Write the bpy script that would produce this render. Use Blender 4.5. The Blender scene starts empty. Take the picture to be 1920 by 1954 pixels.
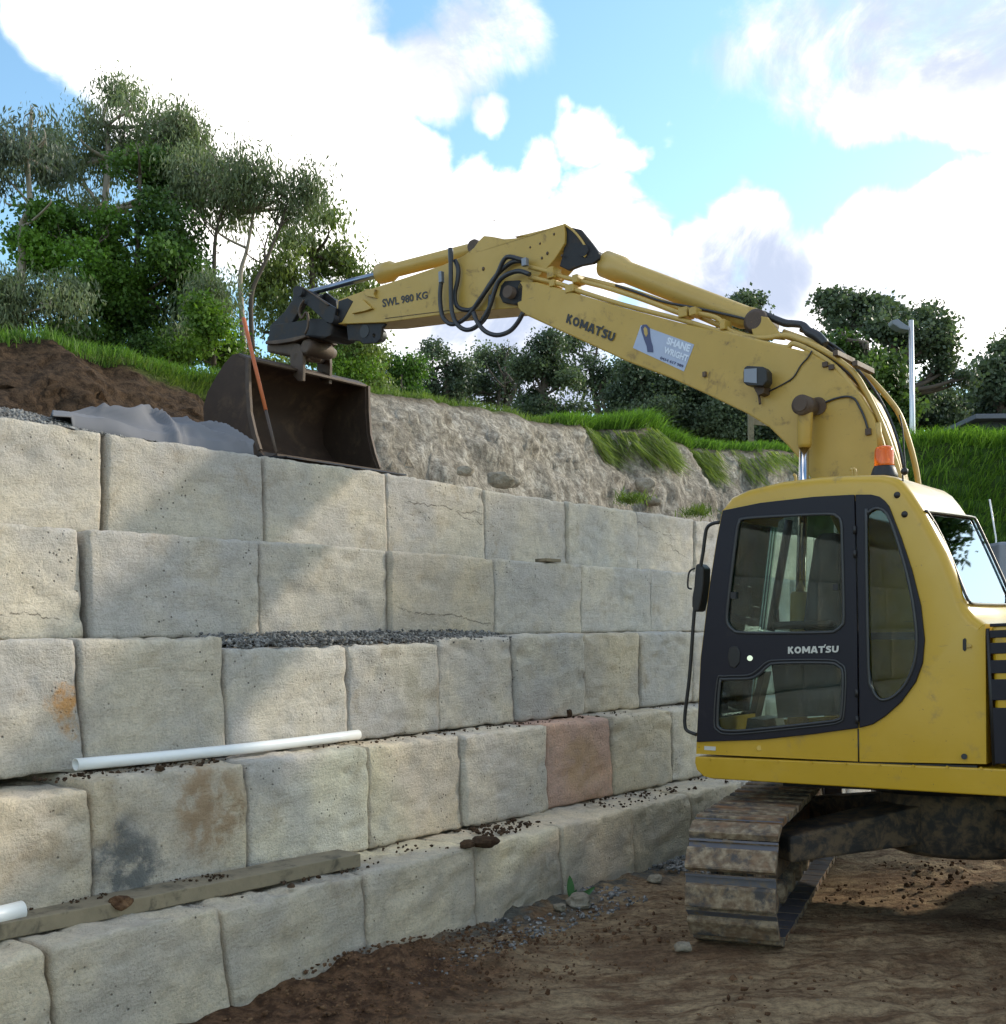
import bpy, bmesh, math, random
import numpy as np
from mathutils import Vector, Matrix
from mathutils.geometry import tessellate_polygon
R = math.radians
random.seed(7); rng = np.random.default_rng(7)
scn = bpy.context.scene
COL = scn.collection

# ------------------------------------------------------------------ camera
FPX, CX, CY, ROLL, EYE = 2168.0, 960.0, 1210.0, R(0.7), 1.78
cam_d = bpy.data.cameras.new('camera'); cam = bpy.data.objects.new('camera', cam_d); COL.objects.link(cam)
cam_d.sensor_fit = 'HORIZONTAL'; cam_d.sensor_width = 36; cam_d.lens = 36 * FPX / 1920
cam_d.shift_y = (CY - 977) / 1920
cam.location = (0, 0, EYE); cam.rotation_euler = (R(90), ROLL, 0)
cam_d.clip_start = 0.05; cam_d.clip_end = 3000
scn.camera = cam

# ------------------------------------------------------------------ light
SUN_AZ, SUN_EL = 62.0, 25.0            # azimuth clockwise from +Y, elevation
sun_d = bpy.data.lights.new('sun', 'SUN'); sun = bpy.data.objects.new('sun', sun_d); COL.objects.link(sun)
sun_d.energy = 2.3; sun_d.angle = R(2.2); sun_d.color = (1.0, 0.90, 0.74)
sdir = Vector((math.sin(R(SUN_AZ)) * math.cos(R(SUN_EL)), math.cos(R(SUN_AZ)) * math.cos(R(SUN_EL)), math.sin(R(SUN_EL))))
sun.rotation_euler = sdir.to_track_quat('Z', 'Y').to_euler(); sun.location = sdir * 60
scn.view_settings.view_transform = 'Standard'; scn.view_settings.look = 'None'
scn.view_settings.gamma = 1; scn.view_settings.use_curve_mapping = False
scn.view_settings.exposure = 0.70

def ray(x, y):
    """direction (y = 1) of the photograph's pixel x, y (1920 x 1954)"""
    a = (x - CX) / FPX; b = (CY - y) / FPX; c, s = math.cos(ROLL), math.sin(ROLL)
    return Vector((a * c + b * s, 1.0, -a * s + b * c))
CAM = Vector((0, 0, EYE))
def at(x, y, Z): return CAM + ray(x, y) * Z
def hit(x, y, P, n):
    d = ray(x, y); return CAM + d * ((P - CAM).dot(n) / d.dot(n))
def D(x, y): return (x * 1.0084, y * 1.0084)
def crop(x0, y0, s): return lambda x, y: (x0 + x / s, y0 + y / s)
K1 = crop(360, 400, 2.975); K2 = crop(960, 400, 2.975); K3 = crop(1280, 560, 2.975); K4 = crop(1280, 880, 2.936)
K5 = crop(1240, 1400, 2.8); K6 = crop(820, 420, 5.6); K7 = crop(500, 520, 7.323); K8 = crop(1800, 1180, 6.06)
K9 = crop(1700, 840, 5.383)

# ------------------------------------------------------------------ world
def node(nt, typ, ins=None, **kw):
    n = nt.nodes.new(typ)
    for k, v in kw.items(): setattr(n, k, v)
    for k, v in (ins or {}).items():
        if isinstance(v, bpy.types.NodeSocket): nt.links.new(v, n.inputs[k])
        else: n.inputs[k].default_value = v
    return n
def mth(nt, op, a, b=None, c=None, clamp=False):
    n = nt.nodes.new('ShaderNodeMath'); n.operation = op; n.use_clamp = clamp
    for i, v in enumerate((a, b, c)):
        if v is None: continue
        if isinstance(v, bpy.types.NodeSocket): nt.links.new(v, n.inputs[i])
        else: n.inputs[i].default_value = v
    return n.outputs[0]
def maprange(nt, v, a, b, c=0.0, d=1.0, smooth=True):
    n = nt.nodes.new('ShaderNodeMapRange'); n.interpolation_type = 'SMOOTHSTEP' if smooth else 'LINEAR'
    nt.links.new(v, n.inputs[0])
    for i, q in enumerate((a, b, c, d)): n.inputs[i + 1].default_value = q
    return n.outputs[0]
def mixc(nt, f, a, b, mode='MIX'):
    n = nt.nodes.new('ShaderNodeMix'); n.data_type = 'RGBA'; n.blend_type = mode
    for i, v in ((0, f), (6, a), (7, b)):
        if isinstance(v, bpy.types.NodeSocket): nt.links.new(v, n.inputs[i])
        elif i == 0: n.inputs[0].default_value = v
        else: n.inputs[i].default_value = (*v, 1) if len(v) == 3 else v
    return n.outputs[2]
def noise(nt, vec, scale, detail=4, rough=.55, dist=0.0, out=0):
    n = nt.nodes.new('ShaderNodeTexNoise'); n.inputs['Scale'].default_value = scale; n.inputs['Detail'].default_value = detail
    n.inputs['Roughness'].default_value = rough; n.inputs['Distortion'].default_value = dist
    if vec is not None: nt.links.new(vec, n.inputs['Vector'])
    return n.outputs[out]

world = bpy.data.worlds.new('World'); scn.world = world; world.use_nodes = True
wt = world.node_tree; wt.nodes.clear()
sky = node(wt, 'ShaderNodeTexSky', sky_type='NISHITA', sun_disc=False, sun_elevation=R(SUN_EL), sun_rotation=R(SUN_AZ))
sky.air_density = 1.0; sky.dust_density = 0.6; sky.ozone_density = 1.6
tc = node(wt, 'ShaderNodeTexCoord')
nrm = node(wt, 'ShaderNodeVectorMath', {0: tc.outputs['Generated']}, operation='NORMALIZE').outputs[0]
wn = noise(wt, nrm, 3.0, 6, .6, out=1)
off = node(wt, 'ShaderNodeVectorMath', {0: wn, 1: (.5, .5, .5)}, operation='SUBTRACT').outputs[0]
off = node(wt, 'ShaderNodeVectorMath', {0: off, 3: 0.16}, operation='SCALE').outputs[0]
dirw = node(wt, 'ShaderNodeVectorMath', {0: nrm, 1: off}, operation='ADD').outputs[0]
def blobs(lst, base):
    cur = base
    for (x, y, r, k) in lst:
        c = ray(*D(x, y)).normalized()
        d = node(wt, 'ShaderNodeVectorMath', {0: dirw, 1: tuple(c)}, operation='DISTANCE').outputs['Value']
        m = maprange(wt, d, r / 2150 * .30, r / 2150 * 1.12, k, 0)
        cur = m if cur is None else mth(wt, 'MAXIMUM', cur, m)
    return cur
CLOUDS = [(120, 20, 150, 1), (340, 130, 200, 1), (230, 60, 170, 1), (500, 380, 190, 1), (480, 220, 230, 1), (620, 280, 200, 1), (480, 60, 260, 1), (700, 180, 120, 1), (640, 60, 120, .9), (820, 150, 110, .9), (900, 90, 130, .75), (980, 60, 130, .7), (760, 330, 110, .95), (640, 420, 190, 1), (880, 380, 90, .9), (800, 470, 160, 1),
          (960, 440, 130, 1), (930, 220, 60, .9), (1080, 190, 66, .95), (1120, 240, 90, 1), (1190, 250, 60, .9), (1255, 228, 55, .9), (1050, 310, 80, .95), (1140, 350, 90, .75), (1020, 380, 80, .9), (1130, 460, 150, .95), (1390, 450, 110, 1), (1300, 520, 130, 1), (1450, 540, 120, 1), (1550, 540, 130, 1),
          (1690, 440, 130, 1), (1600, 470, 90, .95), (1800, 430, 120, 1), (1900, 520, 260, 1), (1650, 130, 110, .95), (1780, 120, 120, 1), (1900, 140, 110, 1), (1570, 110, 70, .8), (1500, 60, 170, .62), (1400, 110, 120, .55), (1700, 20, 200, .7), (1850, 20, 160, .75),
          (1350, 208, 52, .95), (1385, 265, 48, .95), (1270, 138, 44, .9), (1000, 640, 260, 1), (1300, 660, 200, 1), (820, 640, 190, 1), (1825, 335, 62, .9), (700, 560, 160, 1), (1600, 640, 200, 1)]
base = maprange(wt, noise(wt, nrm, 2.2, 5, .55), .42, .66, 0.0, .9)
sep = node(wt, 'ShaderNodeSeparateXYZ', {0: nrm})
# the region the blobs describe is the view ahead; elsewhere the broken cloud goes on by noise alone
ahead = node(wt, 'ShaderNodeVectorMath', {0: nrm, 1: tuple(ray(960, 500).normalized())}, operation='DISTANCE').outputs['Value']
base = mth(wt, 'MULTIPLY', base, maprange(wt, ahead, .40, .75, 0.05, 1))
cov = blobs(CLOUDS, base)
fine = noise(wt, nrm, 8.0, 12, .70, 0.5)
dens = mth(wt, 'ADD', cov, mth(wt, 'MULTIPLY', mth(wt, 'SUBTRACT', fine, .5), 1.25))
dens = maprange(wt, dens, .26, .90)
GREY = [(920, 40, 300, .75), (1030, 110, 170, .6), (1400, 530, 170, 1), (1260, 600, 180, .9), (950, 680, 330, 1), (1430, 80, 230, .8), (1620, 0, 230, .8), (1820, -10, 200, .8), (1480, 500, 100, .9), (770, 30, 130, .8), (1120, 290, 60, .5), (1650, 560, 130, .6)]
gr = blobs(GREY, mth(wt, 'MULTIPLY', maprange(wt, ahead, .45, .8), maprange(wt, noise(wt, nrm, 2.9, 4), .4, .65, 0, .7)))
gr = mth(wt, 'MULTIPLY', gr, maprange(wt, noise(wt, nrm, 9.0, 8, .65, .5), .30, .65, .45, 1)); gr = maprange(wt, gr, .04, .90)
ccol = mixc(wt, gr, (1.42, 1.36, 1.31), (.40, .455, .58))
blue = mixc(wt, 1.0, sky.outputs[0], (0.165, 0.192, 0.182), 'MULTIPLY')
tone = mixc(wt, dens, blue, ccol)
bg = node(wt, 'ShaderNodeBackground', {0: tone, 1: 1.0})
SKYBG = bg
node(wt, 'ShaderNodeOutputWorld', {0: bg.outputs[0]})

# ------------------------------------------------------------------ helpers
WPOS = {}
def V(*a): return Vector(a)
class MB:
    def __init__(s): s.v = []; s.f = []; s.sm = []
    def add(s, vs, fs, smooth=False):
        b = len(s.v); s.v += [tuple(v) for v in vs]; s.f += [tuple(i + b for i in f) for f in fs]; s.sm += [smooth] * len(fs); return s
    def prism(s, pts, vec, holes=()):
        """solid from a closed outline (3-D points) pushed along vec, with optional holes"""
        loops = [list(map(Vector, pts))] + [list(map(Vector, h)) for h in holes]
        vec = Vector(vec); flat = [p for l in loops for p in l]; n = len(flat)
        tris = tessellate_polygon(loops) if holes or len(pts) > 4 else [tuple(range(len(pts)))]
        fs = [tuple(t) for t in tris] + [tuple(n + i for i in reversed(t)) for t in tris]
        b = 0
        for l in loops:
            m = len(l)
            fs += [(b + i, b + (i + 1) % m, n + b + (i + 1) % m, n + b + i) for i in range(m)]; b += m
        return s.add(flat + [p + vec for p in flat], fs)
    def box(s, c, ax, ay, az):
        c = Vector(c); ax = Vector(ax); ay = Vector(ay); az = Vector(az)
        vs = [c + ax * i + ay * j + az * k for k in (-1, 1) for j in (-1, 1) for i in (-1, 1)]
        return s.add(vs, [(0, 2, 3, 1), (4, 5, 7, 6), (0, 1, 5, 4), (2, 6, 7, 3), (0, 4, 6, 2), (1, 3, 7, 5)])
    def tube(s, path, r, n=8, smooth_path=True, cap=True):
        P = [Vector(p) for p in path]
        if smooth_path and len(P) > 2:
            Q = []
            for i in range(len(P) - 1):
                p0 = P[max(i - 1, 0)]; p1 = P[i]; p2 = P[i + 1]; p3 = P[min(i + 2, len(P) - 1)]
                for k in range(4):
                    t = k / 4; Q.append(.5 * ((2 * p1) + (p2 - p0) * t + (2 * p0 - 5 * p1 + 4 * p2 - p3) * t * t + (3 * p1 - p0 - 3 * p2 + p3) * t ** 3))
            Q.append(P[-1]); rr = r
            if isinstance(r, (list, tuple)): rr = list(np.interp(np.linspace(0, len(P) - 1, len(Q)), range(len(P)), r))
            P = Q; r = rr
        rs = r if isinstance(r, (list, tuple)) else [r] * len(P)
        vs = []; up = None
        for i, p in enumerate(P):
            t = (P[min(i + 1, len(P) - 1)] - P[max(i - 1, 0)]).normalized()
            if up is None: up = t.orthogonal().normalized()
            up = (up - t * up.dot(t)).normalized(); b = t.cross(up)
            for k in range(n):
                a = 2 * math.pi * k / n; vs.append(p + (up * math.cos(a) + b * math.sin(a)) * rs[i])
        fs = [(i * n + k, i * n + (k + 1) % n, (i + 1) * n + (k + 1) % n, (i + 1) * n + k) for i in range(len(P) - 1) for k in range(n)]
        s.add(vs, fs, True)
        if cap: s.add([], [tuple(len(s.v) - len(vs) + k for k in reversed(range(n))), tuple(len(s.v) - n + k for k in range(n))]) if False else s._caps(len(s.v) - len(vs), n, len(P))
        return s
    def _caps(s, b, n, m):
        s.f += [tuple(b + k for k in reversed(range(n))), tuple(b + (m - 1) * n + k for k in range(n))]; s.sm += [False, False]
    def cyl(s, a, b, r, r2=None, n=20):
        return s.tube([a, b], [r, r if r2 is None else r2], n, False)
    def steps(s, a, b, prof, n=20):
        """turned shape along a-b: prof = [(fraction, radius)...]"""
        a = Vector(a); b = Vector(b)
        pts = [a + (b - a) * t for t, _ in prof]; d = (b - a).normalized(); up = d.orthogonal().normalized(); w = d.cross(up); vs = []
        for p, (_, r) in zip(pts, prof):
            for k in range(n):
                q = 2 * math.pi * k / n; vs.append(p + (up * math.cos(q) + w * math.sin(q)) * r)
        base = len(s.v)
        s.add(vs, [(i * n + k, i * n + (k + 1) % n, (i + 1) * n + (k + 1) % n, (i + 1) * n + k) for i in range(len(prof) - 1) for k in range(n)], True)
        s._caps(base, n, len(prof)); return s
    def sphere(s, c, r, n=10, sc=(1, 1, 1)):
        c = Vector(c); vs = []
        for i in range(n // 2 + 1):
            th = math.pi * i / (n // 2)
            for k in range(n):
                a = 2 * math.pi * k / n; vs.append(c + V(math.sin(th) * math.cos(a) * r * sc[0], math.sin(th) * math.sin(a) * r * sc[1], math.cos(th) * r * sc[2]))
        return s.add(vs, [(i * n + k, i * n + (k + 1) % n, (i + 1) * n + (k + 1) % n, (i + 1) * n + k) for i in range(n // 2) for k in range(n)], True)
    def mesh(s, name):
        me = bpy.data.meshes.new(name); me.from_pydata(s.v, [], s.f)
        me.polygons.foreach_set('use_smooth', s.sm); me.validate(); me.update()
        bm = bmesh.new(); bm.from_mesh(me); bmesh.ops.recalc_face_normals(bm, faces=bm.faces); bm.to_mesh(me); bm.free()
        return me
    def build(s, name, mat, parent=None, bevel=0, seg=2, weld=False, **kw):
        return place(name, s.mesh(name), mat, parent, bevel, seg, **kw)
def place(name, me, mat, parent=None, bevel=0, seg=2, base=False, **kw):
    n = len(me.vertices); co = np.empty(n * 3, 'f'); me.vertices.foreach_get('co', co); co = co.reshape(-1, 3)
    c = (co.min(0) + co.max(0)) / 2
    if base: c[2] = co[:, 2].min()
    co -= c; me.vertices.foreach_set('co', co.ravel()); me.update()
    o = bpy.data.objects.new(name, me); COL.objects.link(o)
    if mat is not None and not me.materials: me.materials.append(mat)
    c = Vector([float(q) for q in c]); WPOS[o.name] = c
    if parent is not None: o.parent = parent; o.location = c - WPOS[parent.name]
    else: o.location = c
    if bevel:
        m = o.modifiers.new('bevel', 'BEVEL'); m.width = bevel; m.segments = seg; m.limit_method = 'ANGLE'; m.angle_limit = R(38); m.harden_normals = False
    tag(o, **kw); return o
def tag(o, label=None, cat=None, group=None, kind=None):
    if label: o['label'] = label
    if cat: o['category'] = cat
    if group: o['group'] = group
    if kind: o['kind'] = kind
    return o
def empty(name, loc, **kw):
    o = bpy.data.objects.new(name, None); COL.objects.link(o); o.location = loc; o.empty_display_size = .2
    WPOS[o.name] = Vector(loc); tag(o, **kw); return o
def npmesh(name, v, quads=None, tris=None, smooth=False, attr=None):
    me = bpy.data.meshes.new(name); v = np.asarray(v, 'f'); me.vertices.add(len(v)); me.vertices.foreach_set('co', v.ravel())
    fl = []; ls = []; tot = 0
    if quads is not None and len(quads): q = np.asarray(quads, 'i'); fl.append(q.ravel()); ls.append(np.arange(len(q)) * 4); tot = len(q) * 4
    if tris is not None and len(tris): t = np.asarray(tris, 'i'); fl.append(t.ravel()); ls.append(tot + np.arange(len(t)) * 3); tot += len(t) * 3
    fl = np.concatenate(fl).astype('i'); ls = np.concatenate(ls).astype('i')
    me.loops.add(len(fl)); me.loops.foreach_set('vertex_index', fl); me.polygons.add(len(ls)); me.polygons.foreach_set('loop_start', ls)
    me.polygons.foreach_set('use_smooth', np.full(len(ls), smooth)); me.update(calc_edges=True)
    if attr is not None:
        a = me.attributes.new('tint', 'FLOAT_COLOR', 'POINT'); a.data.foreach_set('color', np.asarray(attr, 'f').ravel())
    return me

def h3(i, seed):
    x = (i[..., 0].astype(np.int64) * 374761393 + i[..., 1].astype(np.int64) * 668265263 + i[..., 2].astype(np.int64) * 2147483647 + seed * 1274126177) & 0xffffffff
    x = ((x ^ (x >> 13)) * 1274126177) & 0xffffffff; x = (x ^ (x >> 16)) & 0xffffffff
    return x / 4294967295.0 * 2 - 1
def vn(p, seed=0):
    i = np.floor(p).astype(np.int64); f = p - i; f = f * f * (3 - 2 * f); r = 0
    for dx in (0, 1):
        for dy in (0, 1):
            for dz in (0, 1):
                w = (f[..., 0] if dx else 1 - f[..., 0]) * (f[..., 1] if dy else 1 - f[..., 1]) * (f[..., 2] if dz else 1 - f[..., 2])
                r = r + w * h3(i + np.array([dx, dy, dz]), seed)
    return r
def fbm(p, oct=4, seed=0, gain=.5):
    a = 1; r = 0
    for k in range(oct): r = r + a * vn(p * 2 ** k + k * 17.3, seed + k); a *= gain
    return r

# ------------------------------------------------------------------ materials
MATS = {}
def new_mat(name):
    m = bpy.data.materials.new(name); m.use_nodes = True; nt = m.node_tree; nt.nodes.clear()
    out = nt.nodes.new('ShaderNodeOutputMaterial'); b = nt.nodes.new('ShaderNodeBsdfPrincipled'); nt.links.new(b.outputs[0], out.inputs[0])
    return m, nt, b, out
def bump(nt, b, h, strength=.4, dist=.01):
    n = node(nt, 'ShaderNodeBump', {'Height': h, 'Strength': strength, 'Distance': dist}); nt.links.new(n.outputs[0], b.inputs['Normal'])
def simple(name, col, rough=.6, metal=0, var=.15, scale=6, bmp=.1, dirt=None, dscale=2.5, dlo=.52, dhi=.7, spec=.5, coat=0, streak=None):
    m, nt, b, out = new_mat(name); g = node(nt, 'ShaderNodeNewGeometry').outputs['Position']
    n1 = noise(nt, g, scale, 5, .6); c = mixc(nt, n1, [q * (1 - var) for q in col], [min(1, q * (1 + var)) for q in col])
    if 'paint' in name and col[0] > .3:
        fade = maprange(nt, noise(nt, g, 1.7, 6, .6), .45, .72, 0, .35); c = mixc(nt, fade, c, [min(1, q * 1.12 + .05) for q in col])
        sc = node(nt, 'ShaderNodeMapping', {0: g, 'Scale': (3, 3, 30), 'Rotation': (.3, .2, .5)}).outputs[0]; ch = mth(nt, 'MULTIPLY', maprange(nt, noise(nt, sc, 2.0, 6, .7), .64, .69), maprange(nt, noise(nt, g, 2.6, 3), .48, .60))
        c = mixc(nt, mth(nt, 'MULTIPLY', ch, .7), c, (.13, .085, .05)); c = mixc(nt, mth(nt, 'MULTIPLY', maprange(nt, noise(nt, g, 34, 4, .7), .68, .72), .8), c, (.09, .055, .035))
    if dirt:
        f = maprange(nt, noise(nt, g, dscale, 8, .68, .4), dlo, dhi); c = mixc(nt, f, c, dirt)
        nt.links.new(mth(nt, 'ADD', mth(nt, 'MULTIPLY', f, .85 - rough), rough), b.inputs['Roughness'])
    else: b.inputs['Roughness'].default_value = rough
    nt.links.new(c, b.inputs['Base Color']); b.inputs['Metallic'].default_value = metal
    b.inputs['Specular IOR Level'].default_value = spec
    if coat: b.inputs['Coat Weight'].default_value = coat; b.inputs['Coat Roughness'].default_value = .15
    if bmp: bump(nt, b, noise(nt, g, scale * 9, 5, .65), bmp, .004)
    MATS[name] = m; return m
yellow = simple('yellow_paint', (.47, .285, .010), .32, 0, .08, 3, .04, (.21, .15, .07), 5.5, .56, .80, coat=.2)
yellow_old = simple('faded_yellow_paint', (.41, .265, .048), .46, 0, .12, 4, .06, (.17, .115, .06), 7.0, .55, .74)
yellow_pale = simple('pale_yellow_cylinder_paint', (.42, .28, .070), .42, 0, .10, 4, .05, (.20, .14, .07), 6.0, .57, .76)
navy = simple('navy_black_paint', (.010, .010, .017), .45, 0, .15, 3, .03, (.035, .032, .03), 3, .60, .9, spec=.28)
blackp = simple('black_plastic', (.010, .010, .011), .5, 0, .2, 8, .06, (.05, .045, .04), 4, .6, .85)
gasket = simple('rubber_seal', (.030, .032, .034), .4, 0, .1, 8, .02)
hose_m = simple('black_rubber_hose', (.016, .018, .024), .42, 0, .2, 30, .1, (.06, .055, .05), 9, .55, .8)
steel_dark = simple('greasy_dark_steel', (.014, .014, .017), .55, .0, .3, 9, .25, (.065, .047, .032), 6, .50, .72, spec=.3)
steel_rust = simple('rusty_brown_steel', (.075, .050, .036), .62, .25, .35, 7, .35, (.16, .115, .08), 6, .48, .75)
bucket_m = simple('dark_bucket_steel', (.052, .033, .024), .7, .1, .4, 5, .35, (.12, .078, .050), 4, .50, .75, spec=.3)
chrome = simple('chrome_rod', (.62, .63, .66), .12, 1, .03, 3, 0)
rod_dull = simple('oily_blue_steel_rod', (.18, .22, .30), .28, .9, .1, 3, 0)
seat_m = simple('dark_seat_fabric', (.035, .036, .04), .9, 0, .2, 20, .2)
whitep = simple('white_pvc', (.74, .75, .74), .32, 0, .03, 5, .02, (.42, .38, .32), 7, .66, .85)
letter_b = simple('black_lettering', (.012, .012, .014), .5, 0, .1, 30, 0, (.22, .16, .07), 30, .66, .74)
letter_w = simple('white_lettering', (.50, .50, .46), .5, 0, .05, 9, 0)
letter_blue = simple('pale_blue_lettering', (.62, .68, .80), .5, 0, .05, 9, 0)
letter_db = simple('dark_blue_lettering', (.05, .06, .14), .5, 0, .05, 9, 0)
sticker_m = simple('blue_grey_sticker', (.33, .38, .52), .35, 0, .12, 12, .02)
stake_or = simple('orange_paint_steel', (.42, .10, .022), .5, .1, .15, 20, .1, (.16, .07, .03), 14, .58, .75)
timber = simple('weathered_timber', (.21, .17, .11), .9, 0, .35, 8, .35, (.09, .075, .05), 9, .5, .68)
galv = simple('galvanised_steel', (.60, .62, .66), .35, .6, .08, 5, .03)
lampgrey = simple('grey_lamp_metal', (.20, .22, .26), .5, .3, .1, 5, .03)
shedwall = simple('dark_shed_cladding', (.045, .050, .065), .8, 0, .2, 2, .1)
shedroof = simple('grey_shed_roof', (.13, .14, .17), .6, .2, .1, 2, .05)
bark_pale = simple('pale_gum_bark', (.30, .26, .21), .85, 0, .35, 3, .3)
bark_dark = simple('dark_bark', (.09, .07, .055), .9, 0, .3, 4, .4)
fabricg = simple('grey_geotextile', (.135, .135, .148), .95, 0, .06, 14, .12, (.22, .19, .16), 5, .62, .8)

def make_mud():
    m, nt, b, out = new_mat('muddy_track_steel'); g = node(nt, 'ShaderNodeNewGeometry').outputs['Position']
    f = maprange(nt, noise(nt, g, 9, 9, .7, .2), .34, .52)
    f2 = maprange(nt, noise(nt, g, 22, 6, .6), .35, .7)
    mud = mixc(nt, f2, (.13, .085, .05), (.30, .235, .155)); mud = mixc(nt, maprange(nt, noise(nt, g, 4, 3), .5, .68), mud, (.19, .095, .045))
    nt.links.new(mixc(nt, f, (.055, .052, .052), mud), b.inputs['Base Color']); b.inputs['Roughness'].default_value = .85
    bump(nt, b, noise(nt, g, 45, 6, .7), .6, .008); return m
mud_m = make_mud()

def make_glass():
    m = bpy.data.materials.new('tinted_glass'); m.use_nodes = True; nt = m.node_tree; nt.nodes.clear()
    out = nt.nodes.new('ShaderNodeOutputMaterial')
    t = node(nt, 'ShaderNodeBsdfTransparent', {0: (.80, .88, .85, 1)}); gl = node(nt, 'ShaderNodeBsdfGlossy', {'Color': (.9, .95, 1, 1), 'Roughness': .02})
    fr = node(nt, 'ShaderNodeFresnel', {'IOR': 1.42})
    du = node(nt, 'ShaderNodeBsdfDiffuse', {0: (.14, .16, .15, 1)})
    g = node(nt, 'ShaderNodeNewGeometry').outputs['Position']
    dust = mth(nt, 'MULTIPLY', maprange(nt, noise(nt, g, 6, 6, .6), .35, .8), .12)
    m1 = node(nt, 'ShaderNodeMixShader', {0: dust, 1: t.outputs[0], 2: du.outputs[0]})
    m2 = node(nt, 'ShaderNodeMixShader', {0: fr.outputs[0], 1: m1.outputs[0], 2: gl.outputs[0]})
    nt.links.new(m2.outputs[0], out.inputs[0]); return m
glass = make_glass()
def make_mirror_glass():
    m = bpy.data.materials.new('reflective_rear_glass'); m.use_nodes = True; nt = m.node_tree; nt.nodes.clear()
    out = nt.nodes.new('ShaderNodeOutputMaterial')
    t = node(nt, 'ShaderNodeBsdfTransparent', {0: (.25, .30, .30, 1)}); gl = node(nt, 'ShaderNodeBsdfGlossy', {'Color': (.85, .9, 1, 1), 'Roughness': .02})
    fr = node(nt, 'ShaderNodeFresnel', {'IOR': 2.6})
    m2 = node(nt, 'ShaderNodeMixShader', {0: fr.outputs[0], 1: t.outputs[0], 2: gl.outputs[0]})
    nt.links.new(m2.outputs[0], out.inputs[0]); return m
glass_r = make_mirror_glass()
def make_amber():
    m, nt, b, out = new_mat('amber_lens'); b.inputs['Base Color'].default_value = (.90, .17, .008, 1); b.inputs['Roughness'].default_value = .15
    b.inputs['Transmission Weight'].default_value = .35; b.inputs['IOR'].default_value = 1.45
    return m
amber = make_amber()

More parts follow.
